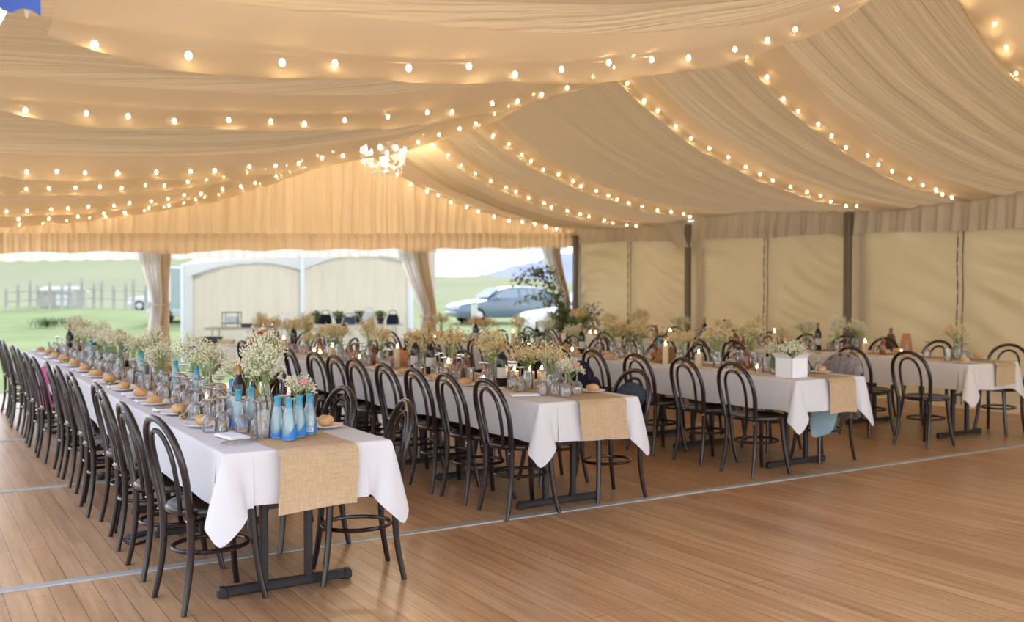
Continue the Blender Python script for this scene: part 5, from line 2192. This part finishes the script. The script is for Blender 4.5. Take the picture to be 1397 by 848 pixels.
# ------------------------------------------------------------------ twin catering tent behind the gable
DT = 23.6
A0, A1, A2 = gpos(249, DT), gpos(413, DT), gpos(561, DT)
GZ = -.36
zc = [1.585, 1.815, 1.97]
roots = [(A0, A1, zc[0], zc[1], 'left'), (A1, A2, zc[1], zc[2], 'right')]
fw = Vector((math.sin(YAW), math.cos(YAW), 0))
BACK = [gpos(263, DT + 3), gpos(408, DT + 3), gpos(556, DT + 3)]
parts = []
for j, (a, b, za, zb, nm) in enumerate(roots):
    a2, b2 = BACK[j], BACK[j + 1]
    # roof: four slopes to a peak, hanging valances with arched lower edges
    ze_a, ze_b = za + .38, zb + .38
    pk = (a + b + a2 + b2) / 4
    pk.z = max(ze_a, ze_b) + 1.25
    m = MB()
    cs = [Vector((a.x, a.y, ze_a)), Vector((b.x, b.y, ze_b)), Vector((b2.x, b2.y, ze_b)), Vector((a2.x, a2.y, ze_a))]

    def slope(p, q):
        def fn(u, v):
            e = p.lerp(q, u)
            r_ = e.lerp(pk, v)
            return r_ - Vector((0, 0, .30 * math.sin(v * PI) * (1 - .5 * v)))
        return fn
    for k in range(4):
        m.slab(slope(cs[k], cs[(k + 1) % 4]), 10, 8, .01)
    parts.append(('roof', m.mesh('roof', 'tent_roof')))
    for (p, q, pa, qa) in ((a, b, za, zb), (a2, b2, za, zb), (a, a2, za, za), (b, b2, zb, zb)):
        m = MB()

        def val(u, v, p=p, q=q, pa=pa, qa=qa):
            e = p.lerp(q, u)
            zt = (pa + (qa - pa) * u) + .39
            arch = (pa + (qa - pa) * u) + .30 * max(0.0, math.sin(PI * u)) ** .8
            return Vector((e.x, e.y, zt + (arch - zt) * v))
        m.slab(val, 24, 3, .012)
        parts.append(('valance', m.mesh('valance', 'tent_roof')))
    for (p, q, pa, qa) in ((a2, b2, za, zb),) + (((a, a2, za, za),) if j == 0 else ((b, b2, zb, zb),)):
        m = MB()

        def wl(u, v, p=p, q=q, pa=pa, qa=qa):
            e = p.lerp(q, u)
            n = .02 * math.sin(u * 40) + .01 * math.sin(u * 97)
            return Vector((e.x, e.y, GZ + (pa + (qa - pa) * u + .36 - GZ) * v)) + fw * n
        m.slab(wl, 50, 4, .008)
        parts.append(('wall_panel', m.mesh('wall_panel', 'tent_wall' if q is b2 and p is a2 else 'tent_roof')))
    for p, z in ((a, ze_a), (b, ze_b)) if j == 0 else ((b, ze_b),):
        m = MB()
        m.bbox((p.x, p.y, (GZ + z) / 2), (.085, .085, z - GZ), .015, -YAW)
        parts.append(('leg', m.mesh('leg', 'pole_white', False)))
    for p, z in ((a2, ze_a), (b2, ze_b))[:1 + j]:
        m = MB()
        m.bbox((p.x, p.y, (GZ + z) / 2), (.06, .06, z - GZ), .015, -YAW)
        parts.append(('leg', m.mesh('leg', 'pole_white', False)))
place({'name': 'marquee', 'parts': parts}, (0, 0, 0), 0, 'white twin-peaked catering marquee with arched valances outside the gable', 'marquee')


# tables and gear inside the catering tents
def folding_table(px0, px1, d, h, label, topm='ply_top'):
    a, b = gpos(px0, d), gpos(px1, d)
    L = (b - a).length
    c = (a + b) / 2
    t = MB()
    t.bbox((0, 0, h), (L, .72, .05), .012)
    parts = [('table_top', t.mesh('table_top', topm, False))]
    for sx in (-1, 1):
        for sy in (-1, 1):
            l = MB()
            l.tube([(sx * (L / 2 - .12), sy * .3, 0), (sx * (L / 2 - .2), sy * .3, h)], .016, 6)
            parts.append(('leg', l.mesh('leg', 'strip_metal')))
    place({'name': 'folding_table', 'parts': parts}, (c.x, c.y, GZ), -YAW, label, 'table')
    return c


T0 = folding_table(284, 398, 25.2, .74, 'plywood folding table in the left catering marquee', 'ply_top')
T1_ = folding_table(424, 548, 25.6, .80, 'pale folding table along the back of right catering marquee', 'tent_wall')


def crate(px, d, z, s, m, label, name='crate', cat='crate'):
    p = gpos(px, d)
    b = MB()
    b.bbox((0, 0, s[2] / 2), s, .02)
    r = MB()
    for sx in (-1, 1):
        r.box((sx * s[0] / 2, 0, s[2] - .03), (.03, s[1] * 1.03, .05))
        r.box((0, sx * s[1] / 2, s[2] - .03), (s[0] * 1.03, .03, .05))
    place({'name': name, 'parts': [('box_body', b.mesh('box_body', m, False)), ('rim', r.mesh('rim', m, False))]}, (p.x, p.y, z), -YAW, label, cat)


ZT0 = GZ + .765
crate(290, 24.3, GZ, (.36, .34, .42), 'cardboard', 'tall brown carton standing on grass under the plywood table', 'carton', 'carton')
crate(289, 24.3, GZ + .425, (.40, .34, .15), 'plastic_black', 'shallow black crate on top of the tall brown carton')
crate(309, 24.0, GZ, (.32, .30, .52), 'cardboard', 'brown carton beside the blue tub', 'carton', 'carton')
tub = MB()
tub.lathe([(.15, 0), (.16, .01), (.21, .27), (.225, .275), (.225, .30), (.20, .30), (.19, .26), (.003, .25)], 20)
p = gpos(302, 22.6)
place({'name': 'plastic_tub', 'parts': [('tub', tub.mesh('tub', 'plastic_blue'))] + [('handle', None)][:0]}, (p.x, p.y, GZ), 0, 'deep blue plastic tub on grass at the left catering marquee', 'tub')
# wire rack with clear containers
p = gpos(316, 25.1)
fr_, cont = MB(), MB()
for sx in (-.2, .2):
    for sy in (-.15, .15):
        fr_.tube([(sx, sy, 0), (sx, sy, .40)], .012, 6)
for zz in (.1, .38):
    fr_.tube([(-.2, -.15, zz), (.2, -.15, zz), (.2, .15, zz), (-.2, .15, zz)], .01, 6, True)
cont.bbox((0, 0, .20), (.33, .24, .17), .03)
place({'name': 'wire_rack', 'parts': [('frame', fr_.mesh('frame', 'pole_grey')), ('container', cont.mesh('container', 'plastic_clear', False), 'clear container')]}, (p.x, p.y, ZT0), -YAW,
      'small rack holding a clear container on the plywood table', 'rack')
crate(336, 25.1, ZT0, (.20, .2, .10), 'plastic_black', 'little black box on the plywood table beside the rack', 'small_box', 'box')
crate(366, 25.1, ZT0, (.22, .2, .12), 'statice_violet', 'little violet box on the plywood table', 'small_box', 'box')
crate(351, 25.3, ZT0, (.14, .2, .10), 'cardboard', 'little brown box on the plywood table, left of the violet one', 'small_box', 'box')
# big white jug
j = MB()
j.lathe([(.08, 0), (.11, .02), (.12, .16), (.07, .26), (.06, .33), (.075, .36), (.06, .36), (.05, .33)], 16, cap1=False)
h = MB()
h.tube(spline([(.10, 0, .20), (.19, 0, .26), (.17, 0, .36), (.06, 0, .34)], 5), .014, 6)
p = gpos(388, 25.1)
place({'name': 'white_jug', 'parts': [('jug_body', j.mesh('jug_body', 'ceramic')), ('handle', h.mesh('handle', 'ceramic'))]}, (p.x, p.y, ZT0), .5, 'large white jug on the plywood table near the middle tent leg', 'jug')
# dark bags and potted greenery along the pale table
BR = random.Random(31)
ZT1 = GZ + .825
BN = ['first', 'second', 'third', 'fourth', 'fifth', 'sixth', 'seventh', 'eighth']
for k, px in enumerate((432, 444, 462, 476, 490, 503, 519, 536)):
    p = gpos(px, 25.38 if k % 2 else 25.78)
    if k % 2:
        place({'name': 'duffel_bag', 'parts': soft_bag(.30, .20, .18 + .05 * (k % 3), 40 + k, ['black_wool', 'slate_wool', 'plastic_clear', 'navy_wool'][k // 2])}, (p.x, p.y, ZT1), -YAW,
              'dark soft bag on pale back table, %s object from the tent leg' % BN[k], 'bag', sc=1.15)
    else:
        lf = MB()
        for q in range(90):
            a = BR.uniform(0, 6.28)
            rr = BR.uniform(0, .10)
            leaf(lf, Vector((rr * math.cos(a), rr * math.sin(a), .12 + BR.uniform(0, .14))), Vector((math.cos(a), math.sin(a), BR.uniform(-.2, 1.2))), .10, .05, Vector((.1, .2, 1)))
        pt = MB()
        pt.lathe([(.06, 0), (.09, .13), (.095, .14), (.08, .14), (.003, .12)], 14)
        place({'name': 'pot_plant', 'parts': [('pot', pt.mesh('pot', 'pot_dark')), ('foliage', lf.mesh('foliage', 'leaf_green', False))]}, (p.x, p.y, ZT1), 0,
              'dark leafy pot plant on pale back table, %s object from the tent leg' % BN[k], 'pot plant', sc=1.15)
# ------------------------------------------------------------------ light
w = bpy.data.worlds.new('overcast')
scn.world = w
w.use_nodes = True
nt = w.node_tree
bg = nt.nodes['Background']
tc = nt.nodes.new('ShaderNodeTexCoord')
sep = nt.nodes.new('ShaderNodeSeparateXYZ')
nt.links.new(tc.outputs['Generated'], sep.inputs[0])
rp = nt.nodes.new('ShaderNodeValToRGB')
rp.color_ramp.elements[0].position = 0.10
rp.color_ramp.elements[0].color = (0.95, 0.94, 0.92, 1)
rp.color_ramp.elements[1].position = 0.36
rp.color_ramp.elements[1].color = (0.46, 0.53, 0.74, 1)
nt.links.new(sep.outputs['Z'], rp.inputs['Fac'])
nt.links.new(rp.outputs['Color'], bg.inputs['Color'])
bg.inputs['Strength'].default_value = 3.2

sd = bpy.data.lights.new('veiled_sun', 'SUN')
sd.energy = 3.6
sd.angle = math.radians(24)
sd.color = (1.0, 0.95, 0.86)
so = bpy.data.objects.new('veiled_sun', sd)
col.objects.link(so)
so.rotation_euler = Vector((.42, .70, .58)).to_track_quat('Z', 'Y').to_euler()

scn.view_settings.view_transform = 'Standard'
scn.view_settings.look = 'None'
scn.view_settings.exposure = 0.0
scn.view_settings.gamma = 1.0
scn.view_settings.use_curve_mapping = False
scn.cycles.max_bounces = 7
scn.cycles.diffuse_bounces = 4
scn.cycles.glossy_bounces = 3
scn.cycles.transmission_bounces = 4
scn.cycles.transparent_max_bounces = 24
scn.cycles.caustics_reflective = False
scn.cycles.caustics_refractive = False
scn.cycles.sample_clamp_indirect = 4.0
